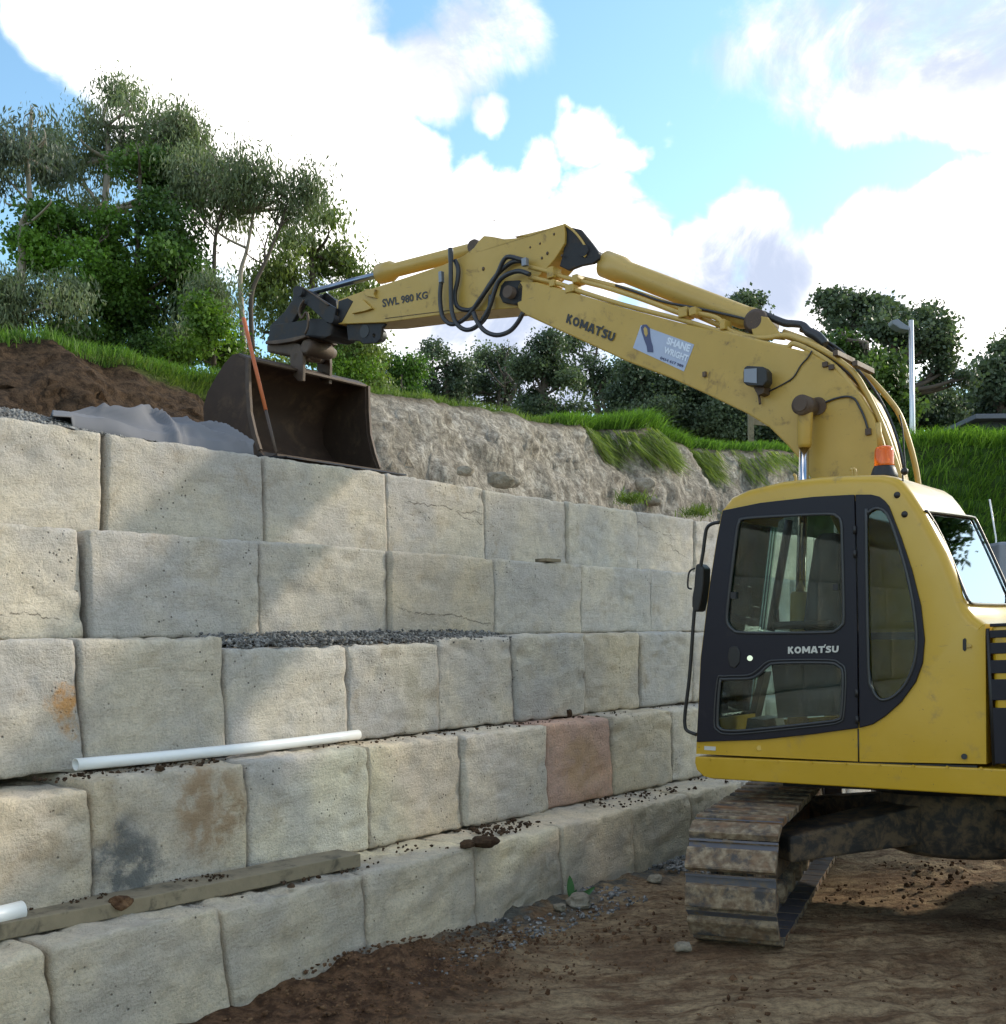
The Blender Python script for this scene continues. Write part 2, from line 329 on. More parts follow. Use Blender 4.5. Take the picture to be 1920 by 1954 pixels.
def stone_mat(name, marks=(), cracks=()):
    m, nt, b, out = new_mat(name)
    oi = node(nt, 'ShaderNodeObjectInfo'); tcn = node(nt, 'ShaderNodeTexCoord').outputs['Object']
    rnd = mth(nt, 'MULTIPLY', oi.outputs['Random'], 57.0)
    cmb = node(nt, 'ShaderNodeCombineXYZ', {0: rnd, 1: rnd, 2: rnd}).outputs[0]
    p = node(nt, 'ShaderNodeVectorMath', {0: tcn, 1: cmb}, operation='ADD').outputs[0]
    big = noise(nt, p, 1.8, 4, .6); mid = noise(nt, p, 9, 6, .65); fin = noise(nt, p, 60, 4, .7)
    c = oi.outputs['Color']
    c = mixc(nt, maprange(nt, big, .36, .66), mixc(nt, 1, c, (.86, .87, .90), 'MULTIPLY'), mixc(nt, 1, c, (1.10, 1.06, .96), 'MULTIPLY'))
    c = mixc(nt, maprange(nt, noise(nt, p, 2.7, 5, .65), .56, .72, 0, .45), c, (.33, .24, .135))
    c = mixc(nt, maprange(nt, noise(nt, p, 3.7, 6, .65, .3), .60, .74, 0, .26), c, (.20, .195, .18))
    c = mixc(nt, maprange(nt, mid, .30, .62, .20, 0), c, (.27, .235, .185)); c = mixc(nt, maprange(nt, noise(nt, p, 24, 6, .7), .30, .55, .26, 0), c, (.26, .23, .18))
    c = mixc(nt, maprange(nt, noise(nt, p, 75, 5, .75), .34, .56, .30, 0), c, (.20, .175, .14))
    vo = node(nt, 'ShaderNodeTexVoronoi', {'Vector': p, 'Scale': 24.0}); vd = vo.outputs['Distance']
    pit = mth(nt, 'MULTIPLY', maprange(nt, vd, .05, .20, 1, 0), maprange(nt, noise(nt, p, 3.3, 3), .50, .62))
    c = mixc(nt, mth(nt, 'MULTIPLY', pit, .75), c, (.055, .05, .045))
    sx = node(nt, 'ShaderNodeSeparateXYZ', {0: tcn}); hgt = None
    # in-plane coordinate along the wall and height, in metres from the block's centre
    al = mth(nt, 'ADD', mth(nt, 'MULTIPLY', sx.outputs[0], .620), mth(nt, 'MULTIPLY', sx.outputs[1], .785)); zz = sx.outputs[2]
    wob = mth(nt, 'MULTIPLY', mth(nt, 'SUBTRACT', noise(nt, p, 6, 9, .72), .5), .42)
    for (mx, mz, rx, rz, col, k) in marks:
        ex = mth(nt, 'DIVIDE', mth(nt, 'ADD', mth(nt, 'SUBTRACT', al, mx), wob), rx); ez = mth(nt, 'DIVIDE', mth(nt, 'SUBTRACT', mth(nt, 'SUBTRACT', zz, mz), wob), rz)
        d = mth(nt, 'SQRT', mth(nt, 'ADD', mth(nt, 'MULTIPLY', ex, ex), mth(nt, 'MULTIPLY', ez, ez)))
        c = mixc(nt, mth(nt, 'MULTIPLY', maprange(nt, d, .45, 1.05, 1, 0), mth(nt, 'MULTIPLY', maprange(nt, mid, .35, .55, .15, 1), k)), c, col)
    ck = None
    for (mx, mz, half, slope) in cracks:
        cu = node(nt, 'ShaderNodeCombineXYZ', {0: al, 1: rnd, 2: 0.0}).outputs[0]
        y0 = mth(nt, 'ADD', mth(nt, 'MULTIPLY', mth(nt, 'SUBTRACT', noise(nt, cu, 2.6, 9, .68), .5), .26), mth(nt, 'MULTIPLY', mth(nt, 'SUBTRACT', al, mx), slope))
        d = mth(nt, 'ABSOLUTE', mth(nt, 'SUBTRACT', mth(nt, 'SUBTRACT', zz, mz), y0))
        f = mth(nt, 'MULTIPLY', maprange(nt, d, .0003, .0045, 1, 0), maprange(nt, mth(nt, 'ABSOLUTE', mth(nt, 'SUBTRACT', al, mx)), half * .75, half, 1, 0))
        f = mth(nt, 'MULTIPLY', f, maprange(nt, noise(nt, p, 14, 3), .38, .55)); ck = f if ck is None else mth(nt, 'MAXIMUM', ck, f)
        c = mixc(nt, mth(nt, 'MULTIPLY', f, .65), c, (.07, .06, .05))
    nt.links.new(c, b.inputs['Base Color']); b.inputs['Roughness'].default_value = .93; b.inputs['Specular IOR Level'].default_value = .2
    sm = node(nt, 'ShaderNodeMapping', {0: p, 'Scale': (1.0, 1.0, 6.0), 'Rotation': (.10, .06, 0)}).outputs[0]; stra = noise(nt, sm, 2.6, 9, .72, .25)
    c = mixc(nt, maprange(nt, stra, .36, .62, .26, 0), c, (.27, .225, .165)); c = mixc(nt, maprange(nt, stra, .55, .75, 0, .35), c, (.66, .62, .54))
    mid = mth(nt, 'ADD', mth(nt, 'MULTIPLY', mid, .7), mth(nt, 'MULTIPLY', stra, .8))
    vm = node(nt, 'ShaderNodeMapping', {0: p, 'Scale': (7.0, 7.0, .55)}).outputs[0]; drip = noise(nt, vm, 1.6, 6, .65, .2)
    c = mixc(nt, mth(nt, 'MULTIPLY', maprange(nt, drip, .56, .72, 0, .38), maprange(nt, zz, -.3, .3, .25, 1)), c, (.25, .235, .20))
    hh = mth(nt, 'ADD', mth(nt, 'MULTIPLY', mid, 1.0), mth(nt, 'MULTIPLY', noise(nt, p, 75, 5, .75), .55)); hh = mth(nt, 'SUBTRACT', hh, mth(nt, 'MULTIPLY', pit, .5))
    hh = mth(nt, 'ADD', hh, mth(nt, 'MULTIPLY', noise(nt, p, 24, 5, .7, .6), .5))
    if ck is not None: hh = mth(nt, 'SUBTRACT', hh, mth(nt, 'MULTIPLY', ck, .8))
    bump(nt, b, hh, .85, .026); return m

def soil_mat(name, a, b_, c_, scale=3, bs=.8, bd=.03, pebbles=True):
    m, nt, b, out = new_mat(name); g = node(nt, 'ShaderNodeNewGeometry').outputs['Position']
    c = mixc(nt, maprange(nt, noise(nt, g, scale, 8, .7), .38, .62), a, b_)
    c = mixc(nt, maprange(nt, noise(nt, g, scale * .35, 4, .6, .3), .48, .62, 0, .8), c, c_)
    if pebbles:
        vo = node(nt, 'ShaderNodeTexVoronoi', {'Vector': g, 'Scale': 30.0}); c = mixc(nt, mth(nt, 'MULTIPLY', maprange(nt, vo.outputs['Distance'], .12, .25, 1, 0), maprange(nt, noise(nt, g, 2, 3), .55, .65)), c, (.36, .33, .28))
    c = mixc(nt, maprange(nt, noise(nt, g, 40, 4, .7), .3, .6, .5, 0), c, [q * .35 for q in a])
    nt.links.new(c, b.inputs['Base Color']); b.inputs['Roughness'].default_value = .95; b.inputs['Specular IOR Level'].default_value = .15
    bump(nt, b, noise(nt, g, 16, 9, .72), bs, bd); return m, nt, b, c
# ------------------------------------------------------------------ the setting: ground, wall, fill and bank
WD = V(.620, .785, 0).normalized(); NB = V(-WD.y, WD.x, 0)          # along the wall, and back into the hill
def wp(s, d, z): return WD * s + NB * d + V(0, 0, z)
def on_course(x, y, d):                                             # pixel -> (s, z) on the face at distance d
    p = hit(x, y, NB * d, NB); return p.dot(WD), p.z
wd, nb, zu = np.array(WD), np.array(NB), np.array([0, 0, 1.])

# ground sheet: fine mesh where it is seen, coarse to the horizon
def ground():
    xs = np.unique(np.concatenate([np.linspace(-900, -6, 14), np.arange(-3.6, 7.5, .035), np.linspace(8, 900, 22)]))
    ys = np.unique(np.concatenate([np.linspace(-300, 1, 12), np.arange(2.6, 13.5, .035), np.linspace(14, 1500, 24)]))
    X, Y = np.meshgrid(xs, ys); P = np.stack([X, Y, X * 0], -1)
    near = np.clip(1 - np.maximum(np.abs(X - 2) - 5.2, 0) / 3, 0, 1) * np.clip(1 - np.maximum(np.abs(Y - 8) - 5.2, 0) / 3, 0, 1)
    z = fbm(P * [.5, .5, 1], 3, 3) * .035
    fur = fbm(P * [1.6, 6.0, 1] + fbm(P * 1.9, 3, 9)[..., None] * .35, 5, 5, .6) * .026        # scraped furrows
    z = z + fur + np.abs(fbm(P * 6, 4, 13)) * .030 * np.clip(fbm(P * .7, 2, 23) + .2, 0, 1) + fbm(P * 9, 3, 11) * .016 * np.clip(fbm(P * .9, 2, 21) + .6, 0, 1.3)
    d = X * NB.x + Y * NB.y; s = X * WD.x + Y * WD.y
    heap = np.clip((d - 3.55) / .75, 0, 1) * np.clip(1 - (s - 4.5) / .9, 0, 1) * np.clip((s - 3.55) / .5, 0, 1)
    z = z + heap * (.045 + .055 * np.abs(fbm(P * 5, 4, 31)) + .05 * fbm(P * 1.7, 3, 41))
    z = z + np.clip((d - 4.0) / .4, 0, 1) * .03 - np.clip((s - 9) / 4, 0, 1) * 0
    z = z * near
    n, m = X.shape; idx = np.arange(n * m).reshape(n, m)
    q = np.stack([idx[:-1, :-1], idx[:-1, 1:], idx[1:, 1:], idx[1:, :-1]], -1).reshape(-1, 4)
    v = np.stack([X, Y, z], -1).reshape(-1, 3); me = npmesh('ground', v, q, smooth=True)
    m_, nt, b, out = new_mat('earth'); g = node(nt, 'ShaderNodeNewGeometry').outputs['Position']
    mp = node(nt, 'ShaderNodeMapping', {0: g, 'Scale': (1.0, 3.0, 1)}).outputs[0]
    st = noise(nt, mp, 2.6, 10, .80, .1); bigp = noise(nt, g, .9, 5, .6)
    c = mixc(nt, maprange(nt, st, .38, .60), (.25, .145, .077), (.60, .43, .25))
    c = mixc(nt, maprange(nt, bigp, .50, .64, 0, .75), c, (.22, .125, .068))
    sp = node(nt, 'ShaderNodeSeparateXYZ', {0: g})
    dd = mth(nt, 'ADD', mth(nt, 'MULTIPLY', sp.outputs[0], NB.x), mth(nt, 'MULTIPLY', sp.outputs[1], NB.y))
    ss = mth(nt, 'ADD', mth(nt, 'MULTIPLY', sp.outputs[0], WD.x), mth(nt, 'MULTIPLY', sp.outputs[1], WD.y))
    hp = mth(nt, 'MULTIPLY', maprange(nt, mth(nt, 'ADD', dd, mth(nt, 'MULTIPLY', bigp, .8)), 3.6, 4.3), maprange(nt, mth(nt, 'ADD', ss, mth(nt, 'MULTIPLY', bigp, .8)), 5.6, 4.8, 0, 1))
    c = mixc(nt, hp, c, mixc(nt, maprange(nt, noise(nt, g, 11, 6, .7), .4, .6), (.11, .055, .028), (.29, .155, .08)))
    gp = mth(nt, 'MULTIPLY', maprange(nt, dd, 3.95, 4.3), maprange(nt, ss, 4.6, 5.2)); gp = mth(nt, 'MULTIPLY', gp, maprange(nt, noise(nt, g, 6, 5), .42, .56))
    c = mixc(nt, gp, c, (.20, .19, .16))
    c = mixc(nt, maprange(nt, noise(nt, g, 26, 8, .78), .30, .60, .60, 0), c, (.025, .015, .010))
    vo = node(nt, 'ShaderNodeTexVoronoi', {'Vector': g, 'Scale': 14.0})
    c = mixc(nt, mth(nt, 'MULTIPLY', maprange(nt, vo.outputs['Distance'], .08, .16, 1, 0), maprange(nt, noise(nt, g, 3, 3), .52, .62)), c, (.30, .25, .18))
    nt.links.new(c, b.inputs['Base Color']); b.inputs['Roughness'].default_value = .9; b.inputs['Specular IOR Level'].default_value = .2
    hb = mth(nt, 'ADD', mth(nt, 'MULTIPLY', st, .8), noise(nt, g, 20, 8, .72)); bump(nt, b, hb, 1.0, .07)
    return place('ground', me, m_, kind='structure')
GROUND = ground()

# retaining wall ----------------------------------------------------
S1 = stone_mat('sandstone_block')
S_PIT = stone_mat('pitted_sandstone_block', marks=[(.18, -.02, .10, .32, (.38, .34, .26), .6)])
S_CR1 = stone_mat('cracked_sandstone_block', cracks=[(-.2, .12, .5, -.12), (.2, -.05, .32, -.3)])
S_CR2 = stone_mat('low_cracked_sandstone_block', cracks=[(0, -.17, .55, -.10)])
S_CR3 = stone_mat('top_cracked_sandstone_block', cracks=[(.1, .10, .5, -.02), (.35, .05, .22, -.25)])
S_ORG = stone_mat('orange_stained_block', marks=[(.30, .0, .11, .17, (.50, .27, .10), .95)])
S_TWO = stone_mat('grey_and_tan_stained_block', marks=[(-.26, -.12, .20, .26, (.10, .11, .115), .85), (.22, .08, .30, .30, (.34, .22, .12), .8)])
S_PINK = stone_mat('pink_sandstone_block', marks=[(.0, -.02, .30, .26, (.52, .34, .20), .7)])
GREYC = (.585, .54, .485, 1); CREAM = (.625, .57, .495, 1); TAN = (.635, .555, .445, 1); PINK = (.68, .44, .34, 1); LGREY = (.60, .56, .505, 1)
def stone_block(parent, s0b, s0t, s1b, s1t, zb, zt, d, depth, seed, mat, col, round_=.030, rough=1.0, res=.026):
    """quarry-faced block: its face is at distance d, its four face corners are given along the wall"""
    L = (s1b + s1t - s0b - s0t) / 2; H = zt - zb; nx, nz, ny = max(4, int(L / res)), max(4, int(H / res)), max(3, int(depth / (res * 1.8)))
    def grid(a, b, f):
        A, B = np.meshgrid(np.linspace(0, 1, a + 1), np.linspace(0, 1, b + 1)); p = f(A, B); k = np.arange((a + 1) * (b + 1)).reshape(b + 1, a + 1)
        return p.reshape(-1, 3), np.stack([k[:-1, :-1], k[:-1, 1:], k[1:, 1:], k[1:, :-1]], -1).reshape(-1, 4)
    st = lambda *a: np.stack(np.broadcast_arrays(*a), -1)
    parts = [grid(nx, nz, lambda a, b: st(a, 0 * a, b)), grid(nx, ny, lambda a, b: st(a, b, 1 + 0 * a)), grid(ny, nz, lambda a, b: st(0 * a, 1 - a, b)),
             grid(ny, nz, lambda a, b: st(1 + 0 * a, a, b)), grid(nx, ny, lambda a, b: st(a, 1 - b, 0 * a)), grid(nx, 3, lambda a, b: st(1 - a, 1 + 0 * a, b))]
    vs = []; qs = []; o = 0
    for v, q in parts: vs.append(v); qs.append(q + o); o += len(v)
    v = np.concatenate(vs); q = np.concatenate(qs)
    key, inv = np.unique(np.round(v, 5), axis=0, return_inverse=True); inv = inv.reshape(-1); q = inv[q]; v = key
    size = np.array([L, depth, H]); half = size / 2; p = (v - .5) * size
    rr = round_ * (1 + .9 * vn(v * 3.1 + seed, seed))[:, None]; rr = np.clip(rr, .008, .08)
    cl = np.clip(p, -half + rr, half - rr); dd = p - cl; ln = np.linalg.norm(dd, axis=1, keepdims=True); nrm = np.where(ln > 1e-9, dd / np.maximum(ln, 1e-9), 0)
    # points off the rounded zone keep their face normal
    p = np.where(ln > 1e-9, cl + nrm * rr, p)
    w = p + seed * 13.7
    disp = .004 * fbm(w * 2.3, 3, seed) + .008 * fbm(w * [9, 9, 14], 4, seed + 5)
    disp -= .022 * np.clip(fbm(w * [4, 4, 9], 3, seed + 9) - .45, 0, 1) * 1.6
    edge = np.clip(1 - np.minimum(half[0] - np.abs(p[:, 0]), half[2] - np.abs(p[:, 2])) / .07, 0, 1)
    disp -= edge * .015 * np.clip(fbm(w * 17, 2, seed + 2) + .10, 0, 1)                     # chipped arrises
    p = p + nrm * (disp * rough * (1 - .72 * np.abs(nrm[:, 0])))[:, None]
    u = (p[:, 0] + L / 2) / L; t = (p[:, 2] + H / 2) / H
    sb = s0b + (s1b - s0b) * u; sT = s0t + (s1t - s0t) * u; s = sb + (sT - sb) * t; y = p[:, 1] + depth / 2 + d; z = p[:, 2] + (zb + zt) / 2
    P = s[:, None] * wd + y[:, None] * nb + z[:, None] * zu
    me = npmesh('stone_block', P, q, smooth=True)
    ob = place('stone_block', me, mat, parent); ob.color = col; return ob

WALL = empty('retaining_wall', wp(6.5, 4.9, 0), label='long stepped retaining wall of five courses of big pale sandstone blocks, beside the yellow excavator', cat='retaining wall')
# per course: distance of its face, bottom and top height, depth, joints (pixel x at top, at bottom, pixel y) and looks
def joints(lst, d, y0, y1): return [(on_course(xt * 1.0084, y1 * 1.0084, d)[0], on_course(xb * 1.0084, y0 * 1.0084, d)[0]) for xt, xb in lst]
COURSES = [
    dict(d=5.82, zb=2.372, zt=2.965, dep=.55, y=(1030, 900), J=[(-330, -330), (-20, -20), (197, 194), (498, 500), (729, 733), (917, 919), (1073, 1075), (1205, 1206), (1313, 1313), (1400, 1400), (1475, 1475), (1540, 1540), (1595, 1595), (1642, 1642), (1682, 1682), (1716, 1716)],
         mats={3: S1, 4: S_CR3, 7: S_CR1}, cols=[CREAM, CREAM, GREYC, CREAM, GREYC, GREYC, LGREY, LGREY]),
    dict(d=5.47, zb=1.775, zt=2.368, dep=.62, y=(1205, 1040), J=[(-420, -420), (-190, -190), (158, 166), (491, 492), (736, 737), (932, 935), (1099, 1098), (1231, 1232), (1338, 1338), (1425, 1425), (1500, 1500), (1562, 1562), (1615, 1615), (1660, 1660), (1698, 1698), (1730, 1730)],
         mats={1: S_CR2, 4: S_CR2}, cols=[CREAM, CREAM, GREYC, GREYC, TAN, GREYC, LGREY, LGREY]),
    dict(d=5.10, zb=1.125, zt=1.778, dep=.85, y=(1400, 1220), J=[(-420, -420), (-140, -140), (140, 160), (419, 430), (655, 656), (830, 833), (973, 978), (1105, 1107), (1213, 1215), (1312, 1314), (1392, 1392), (1465, 1465), (1525, 1525), (1578, 1578), (1624, 1624), (1664, 1664), (1700, 1700)],
         mats={1: S_ORG, 2: S1, 4: S_PIT}, cols=[CREAM, LGREY, CREAM, LGREY, LGREY, CREAM, LGREY, TAN, LGREY, CREAM], ztk={0: 1.79, 1: 1.79, 2: 1.79, 3: 1.722, 4: 1.728, 5: 1.77}),
    dict(d=4.80, zb=.505, zt=1.125, dep=.85, y=(1650, 1430), J=[(-420, -420), (-110, -110), (172, 178), (468, 473), (700, 704), (873, 882), (1036, 1041), (1160, 1168), (1276, 1279), (1375, 1375), (1455, 1455), (1522, 1522), (1580, 1580), (1630, 1630), (1672, 1672)],
         mats={2: S_TWO, 6: S_PINK}, cols=[TAN, TAN, TAN, CREAM, TAN, CREAM, PINK, TAN, CREAM], ztk={1: 1.09}),
    dict(d=4.39, zb=-.14, zt=.505, dep=.85, y=(1850, 1620), J=[(-500, -500), (-230, -230), (92, 110), (413, 448), (690, 698), (899, 903), (1061, 1071), (1196, 1205), (1312, 1316), (1410, 1410), (1490, 1490), (1556, 1556), (1610, 1610), (1656, 1656)],
         mats={}, cols=[CREAM, TAN, TAN, TAN, TAN, TAN, TAN, TAN, TAN])]
sd = 1
for ci, c in enumerate(COURSES):
    js = joints(c['J'], c['d'], *c['y']); cols = c['cols']
    for k in range(len(js) - 1):
        (t0, b0), (t1, b1) = js[k], js[k + 1]; g = .003 + .006 * random.random(); sd += 1
        if k in (1, 2) and ci < 2: g += .012
        zt = c.get("ztk", {}).get(k, c['zt']) + random.uniform(-.006, .006); dd = c['d'] + random.uniform(-.018, .018)
        far = k > 8
        b = cols[k] if k < len(cols) else LGREY; j = random.uniform(.94, 1.05)
        stone_block(WALL, b0 + g, t0 + g, b1 - g, t1 - g, c['zb'] + .003, zt, dd, c['dep'], sd, c['mats'].get(k, S1), (b[0] * j, b[1] * j, b[2] * j, 1), round_=.022 if ci >= 2 else .013, rough=1.15 if ci >= 2 else .9, res=.05 if far else .026)

# the wall goes on to the left, out of frame (mirrored in the cab glass)
for c in COURSES:
    s_end = joints(c['J'], c['d'], *c['y'])[0]; L_ = 1.2 if c['zb'] > 1.5 else .95; s_end = min(s_end)
    for k in range(6):
        sd += 1; stone_block(WALL, s_end - L_ + .006, s_end - L_ + .006, s_end - .006, s_end - .006, c['zb'] + .003, c['zt'], c['d'] + random.uniform(-.015, .015), c['dep'], sd, S1, GREYC if k % 2 else CREAM, round_=.02, res=.09); s_end -= L_

# stones, gravel ------------------------------------------------------
gravel_m, _, _, _ = soil_mat('grey_gravel', (.15, .145, .14), (.31, .30, .285), (.09, .087, .085), 40, .5, .01, False)
clay_m, _, _, _ = soil_mat('pale_stone', (.27, .235, .18), (.36, .32, .26), (.20, .165, .12), 6, .6, .02, False)
soilclod_m, _, _, _ = soil_mat('dark_soil_clod', (.040, .026, .017), (.090, .055, .032), (.05, .028, .016), 14, .7, .02, False)
brownclod_m, _, _, _ = soil_mat('brown_soil_clod', (.085, .045, .024), (.20, .115, .062), (.06, .03, .016), 14, .7, .02, False)
ICO = None
def ico():
    global ICO
    if ICO is None:
        bm = bmesh.new(); bmesh.ops.create_icosphere(bm, subdivisions=1, radius=1); v = np.array([q.co[:] for q in bm.verts]); t = np.array([[w.index for w in f.verts] for f in bm.faces]); bm.free(); ICO = (v, t)
    return ICO
def scatter(name, pts, sizes, mat, smooth=False, **kw):
    v, t = ico(); n = len(pts); pts = np.asarray(pts); sizes = np.asarray(sizes)
    r = 1 + .30 * rng.normal(size=(n, len(v), 1)).clip(-1, 1); sc = rng.uniform(.6, 1.2, (n, 1, 3)); sc[..., 2] *= .75
    P = v[None] * r * sc * sizes[:, None, None] + pts[:, None, :]; T = t[None] + (np.arange(n) * len(v))[:, None, None]
    return place(name, npmesh(name, P.reshape(-1, 3), tris=T.reshape(-1, 3), smooth=smooth), mat, **kw)
def wps(s, d, z): return s[:, None] * wd + d[:, None] * nb + np.asarray(z)[:, None] * zu
# gravel bed showing between the second and the third course
n = 3600; s = rng.uniform(4.05, 6.7, n); d = rng.uniform(5.12, 5.62, n)
lo = np.interp(s, [4.2, 4.4, 5.9, 6.3, 6.7], [1.718, 1.722, 1.728, 1.73, 1.72])
scatter('gravel_bed', wps(s, d, lo + rng.uniform(0, .04, n) + np.clip((d - 5.2) * .2, 0, .05)), rng.uniform(.006, .016, n), gravel_m, kind='stuff', label='dark grey gravel in the gap between the second and third courses', cat='gravel')
# gravel drift on the very top at the left end
n = 7000; s = rng.uniform(2.3, 4.13, n); d = rng.uniform(5.84, 6.4, n)
z = 2.965 + .11 * np.clip((d - 5.84) / .22, 0, 1) * np.clip((4.2 - s) * 1.2, .1, 1)
hm = MB()
gs = np.linspace(2.2, 4.15, 40); gd = np.linspace(5.83, 6.5, 12); Sg, Dg = np.meshgrid(gs, gd)
zz = 2.955 + .11 * np.clip((Dg - 5.84) / .22, 0, 1) * np.clip((4.2 - Sg) * 1.2, .05, 1)
P = Sg[..., None] * wd + Dg[..., None] * nb + zz[..., None] * zu; P[..., 2] += fbm(P * 14, 2, 77) * .012
idx = np.arange(P.shape[0] * P.shape[1]).reshape(P.shape[:2]); q = np.stack([idx[:-1, :-1], idx[:-1, 1:], idx[1:, 1:], idx[1:, :-1]], -1).reshape(-1, 4)
v1 = P.reshape(-1, 3); V_, T_ = ico(); n = 3500
s = rng.uniform(2.3, 4.13, n); d = rng.uniform(5.84, 6.4, n); z = 2.955 + .11 * np.clip((d - 5.84) / .22, 0, 1) * np.clip((4.2 - s) * 1.2, .05, 1)
pp = wps(s, d, z); szs = rng.uniform(.006, .015, n)
PP = V_[None] * szs[:, None, None] * rng.uniform(.6, 1.2, (n, 1, 3)) + pp[:, None, :]; TT = T_[None] + (np.arange(n) * len(V_))[:, None, None] + len(v1)
place('gravel_drift', npmesh('gravel_drift', np.concatenate([v1, PP.reshape(-1, 3)]), q, TT.reshape(-1, 3)), gravel_m, kind='stuff', label='strip of loose grey gravel on the wall top at far left', cat='gravel')
# crumbs and small clods lying on the ledges
def ledge(n, s0, s1, d0, d1, z, a, b, c=3.0):
    s = rng.uniform(s0, s1, n); keep = vn(np.stack([s * c, s * 0 + z * 9, s * 0], -1), 4) > -.25; s = s[keep]
    return wps(s, rng.uniform(d0, d1, len(s)), np.full(len(s), z)), rng.uniform(a, b, len(s)) * rng.uniform(.5, 1, len(s))
A = [ledge(420, 3.4, 9.5, 4.43, 4.80, .515, .006, .020), ledge(110, 5.55, 6.3, 4.45, 4.8, .515, .008, .026), ledge(220, 2.9, 9, 4.85, 5.1, 1.132, .005, .015), ledge(140, 2, 4.2, 4.85, 5.08, 1.125, .006, .020), ledge(160, 3.2, 9, 5.13, 5.2, 1.735, .004, .011)]
scatter('ledge_crumbs', np.concatenate([a for a, _ in A]), np.concatenate([b for _, b in A]), soilclod_m, kind='stuff', label='dark soil crumbs and pebbles scattered on the wall ledges', cat='soil')
A = [ledge(1300, 4.2, 9.6, 3.9, 4.40, .02, .005, .022, 1.6), ledge(500, 6.2, 8.6, 4.1, 4.42, .03, .01, .04, 1.6)]
scatter('rubble_strip', np.concatenate([a for a, _ in A]), np.concatenate([b for _, b in A]), gravel_m, kind='stuff', label='small grey rubble along the foot of the wall', cat='rubble')
n = 1500; s = rng.uniform(3.6, 5.4, n); d = rng.uniform(3.3, 4.4, n); k = rng.uniform(size=n) < np.clip((d - 3.3) / .7, .15, 1); s, d = s[k], d[k]
scatter('soil_clods', wps(s, d, .02 + .085 * np.clip((d - 3.55) / .75, 0, 1) * np.clip(1 - (s - 4.5) / .9, 0, 1) * np.clip((s - 3.55) / .5, 0, 1)), rng.uniform(.004, .017, len(s)) * rng.uniform(.4, 1, len(s)), brownclod_m, kind='stuff', label='crumbly red brown soil heaped at the wall foot', cat='soil')
n = 9000; X = rng.uniform(-1.6, 5.2, n); Y = rng.uniform(4.0, 9.5, n); k = ((X * NB.x + Y * NB.y) < 4.3) & (vn(np.stack([X * 1.6, Y * 3.5, X * 0], -1), 44) + rng.uniform(-.5, .5, n) > .25)
scatter('ground_pebbles', np.stack([X, Y, X * 0 + .012], -1)[k], (rng.uniform(.004, .026, n) * rng.uniform(.2, 1, n) ** 1.5)[k], brownclod_m, kind='stuff', label='pebbles and crumbs of earth strewn over the muddy ground', cat='pebbles')

def rock(name, p, size, mat, seed, label, cat='stone', sub=3, group=None):
    bm = bmesh.new(); bmesh.ops.create_icosphere(bm, subdivisions=sub, radius=1); v = np.array([q.co[:] for q in bm.verts]); t = np.array([[w.index for w in f.verts] for f in bm.faces]); bm.free()
    v = np.sign(v) * np.abs(v) ** .75
    v = v * (1 + .28 * fbm(v * 1.1 + seed * 3.3, 3, seed) + .06 * fbm(v * 4 + seed, 3, seed))[:, None] * np.array(size)
    v += np.array(p) + [0, 0, size[2] * .7]
    return place(name, npmesh(name, v, tris=t, smooth=False), mat, label=label, cat=cat, group=group)
def ledge_pt(x, y, z):
    p = D(x, y); return hit(*p, V(0, 0, z), V(0, 0, 1))
rock('clod', ledge_pt(918, 1600, .51), (.075, .05, .035), soilclod_m, 3, 'largest dark clod on the ledge above the lowest course, by the joint', 'clod')
rock('clod', ledge_pt(885, 1603, .51), (.045, .04, .025), soilclod_m, 5, 'small clod left of the largest clod on the lowest ledge', 'clod')
rock('clod', ledge_pt(1072, 1356, 1.13), (.045, .04, .035), soilclod_m, 4, 'brown clod on the ledge above the pink block', 'clod')
rock('clod', ledge_pt(228, 1717, .55), (.05, .04, .03), brownclod_m, 9, 'brown clod lying on the weathered timber plank', 'clod')
rock('clod', ledge_pt(302, 1458, 1.128), (.022, .02, .016), soilclod_m, 12, 'tiny dark clod on the ledge in front of the white pipe', 'clod')
rock('stone', ledge_pt(1098, 1712, .03), (.075, .05, .045), clay_m, 7, 'pale angular stone beside the small green plant at the wall foot')
rock('stone', ledge_pt(1240, 1668, .03), (.05, .04, .03), clay_m, 8, 'pale stone at the wall foot left of the crawler track')
rock('stone', ledge_pt(1292, 1797, .02), (.045, .035, .025), clay_m, 10, 'pale stone on the mud left of the crawler track')
rock('stone', ledge_pt(1060, 1722, .03), (.04, .035, .025), clay_m, 14, 'small stone left of the green plant at the wall foot')
# wedge of timber in the joint between the two top courses
w_ = MB(); s0, z0 = on_course(1033 * 1.0084, 1058 * 1.0084, 5.45); s1, z1 = on_course(1060 * 1.0084, 1058 * 1.0084, 5.45)
w_.box(wp((s0 + s1) / 2, 5.50, 2.381), WD * (s1 - s0) / 2, NB * .06, V(0, 0, .013)); w_.build('timber_wedge', timber, bevel=.003, label='small brown timber wedge under a top course block', cat='wedge')

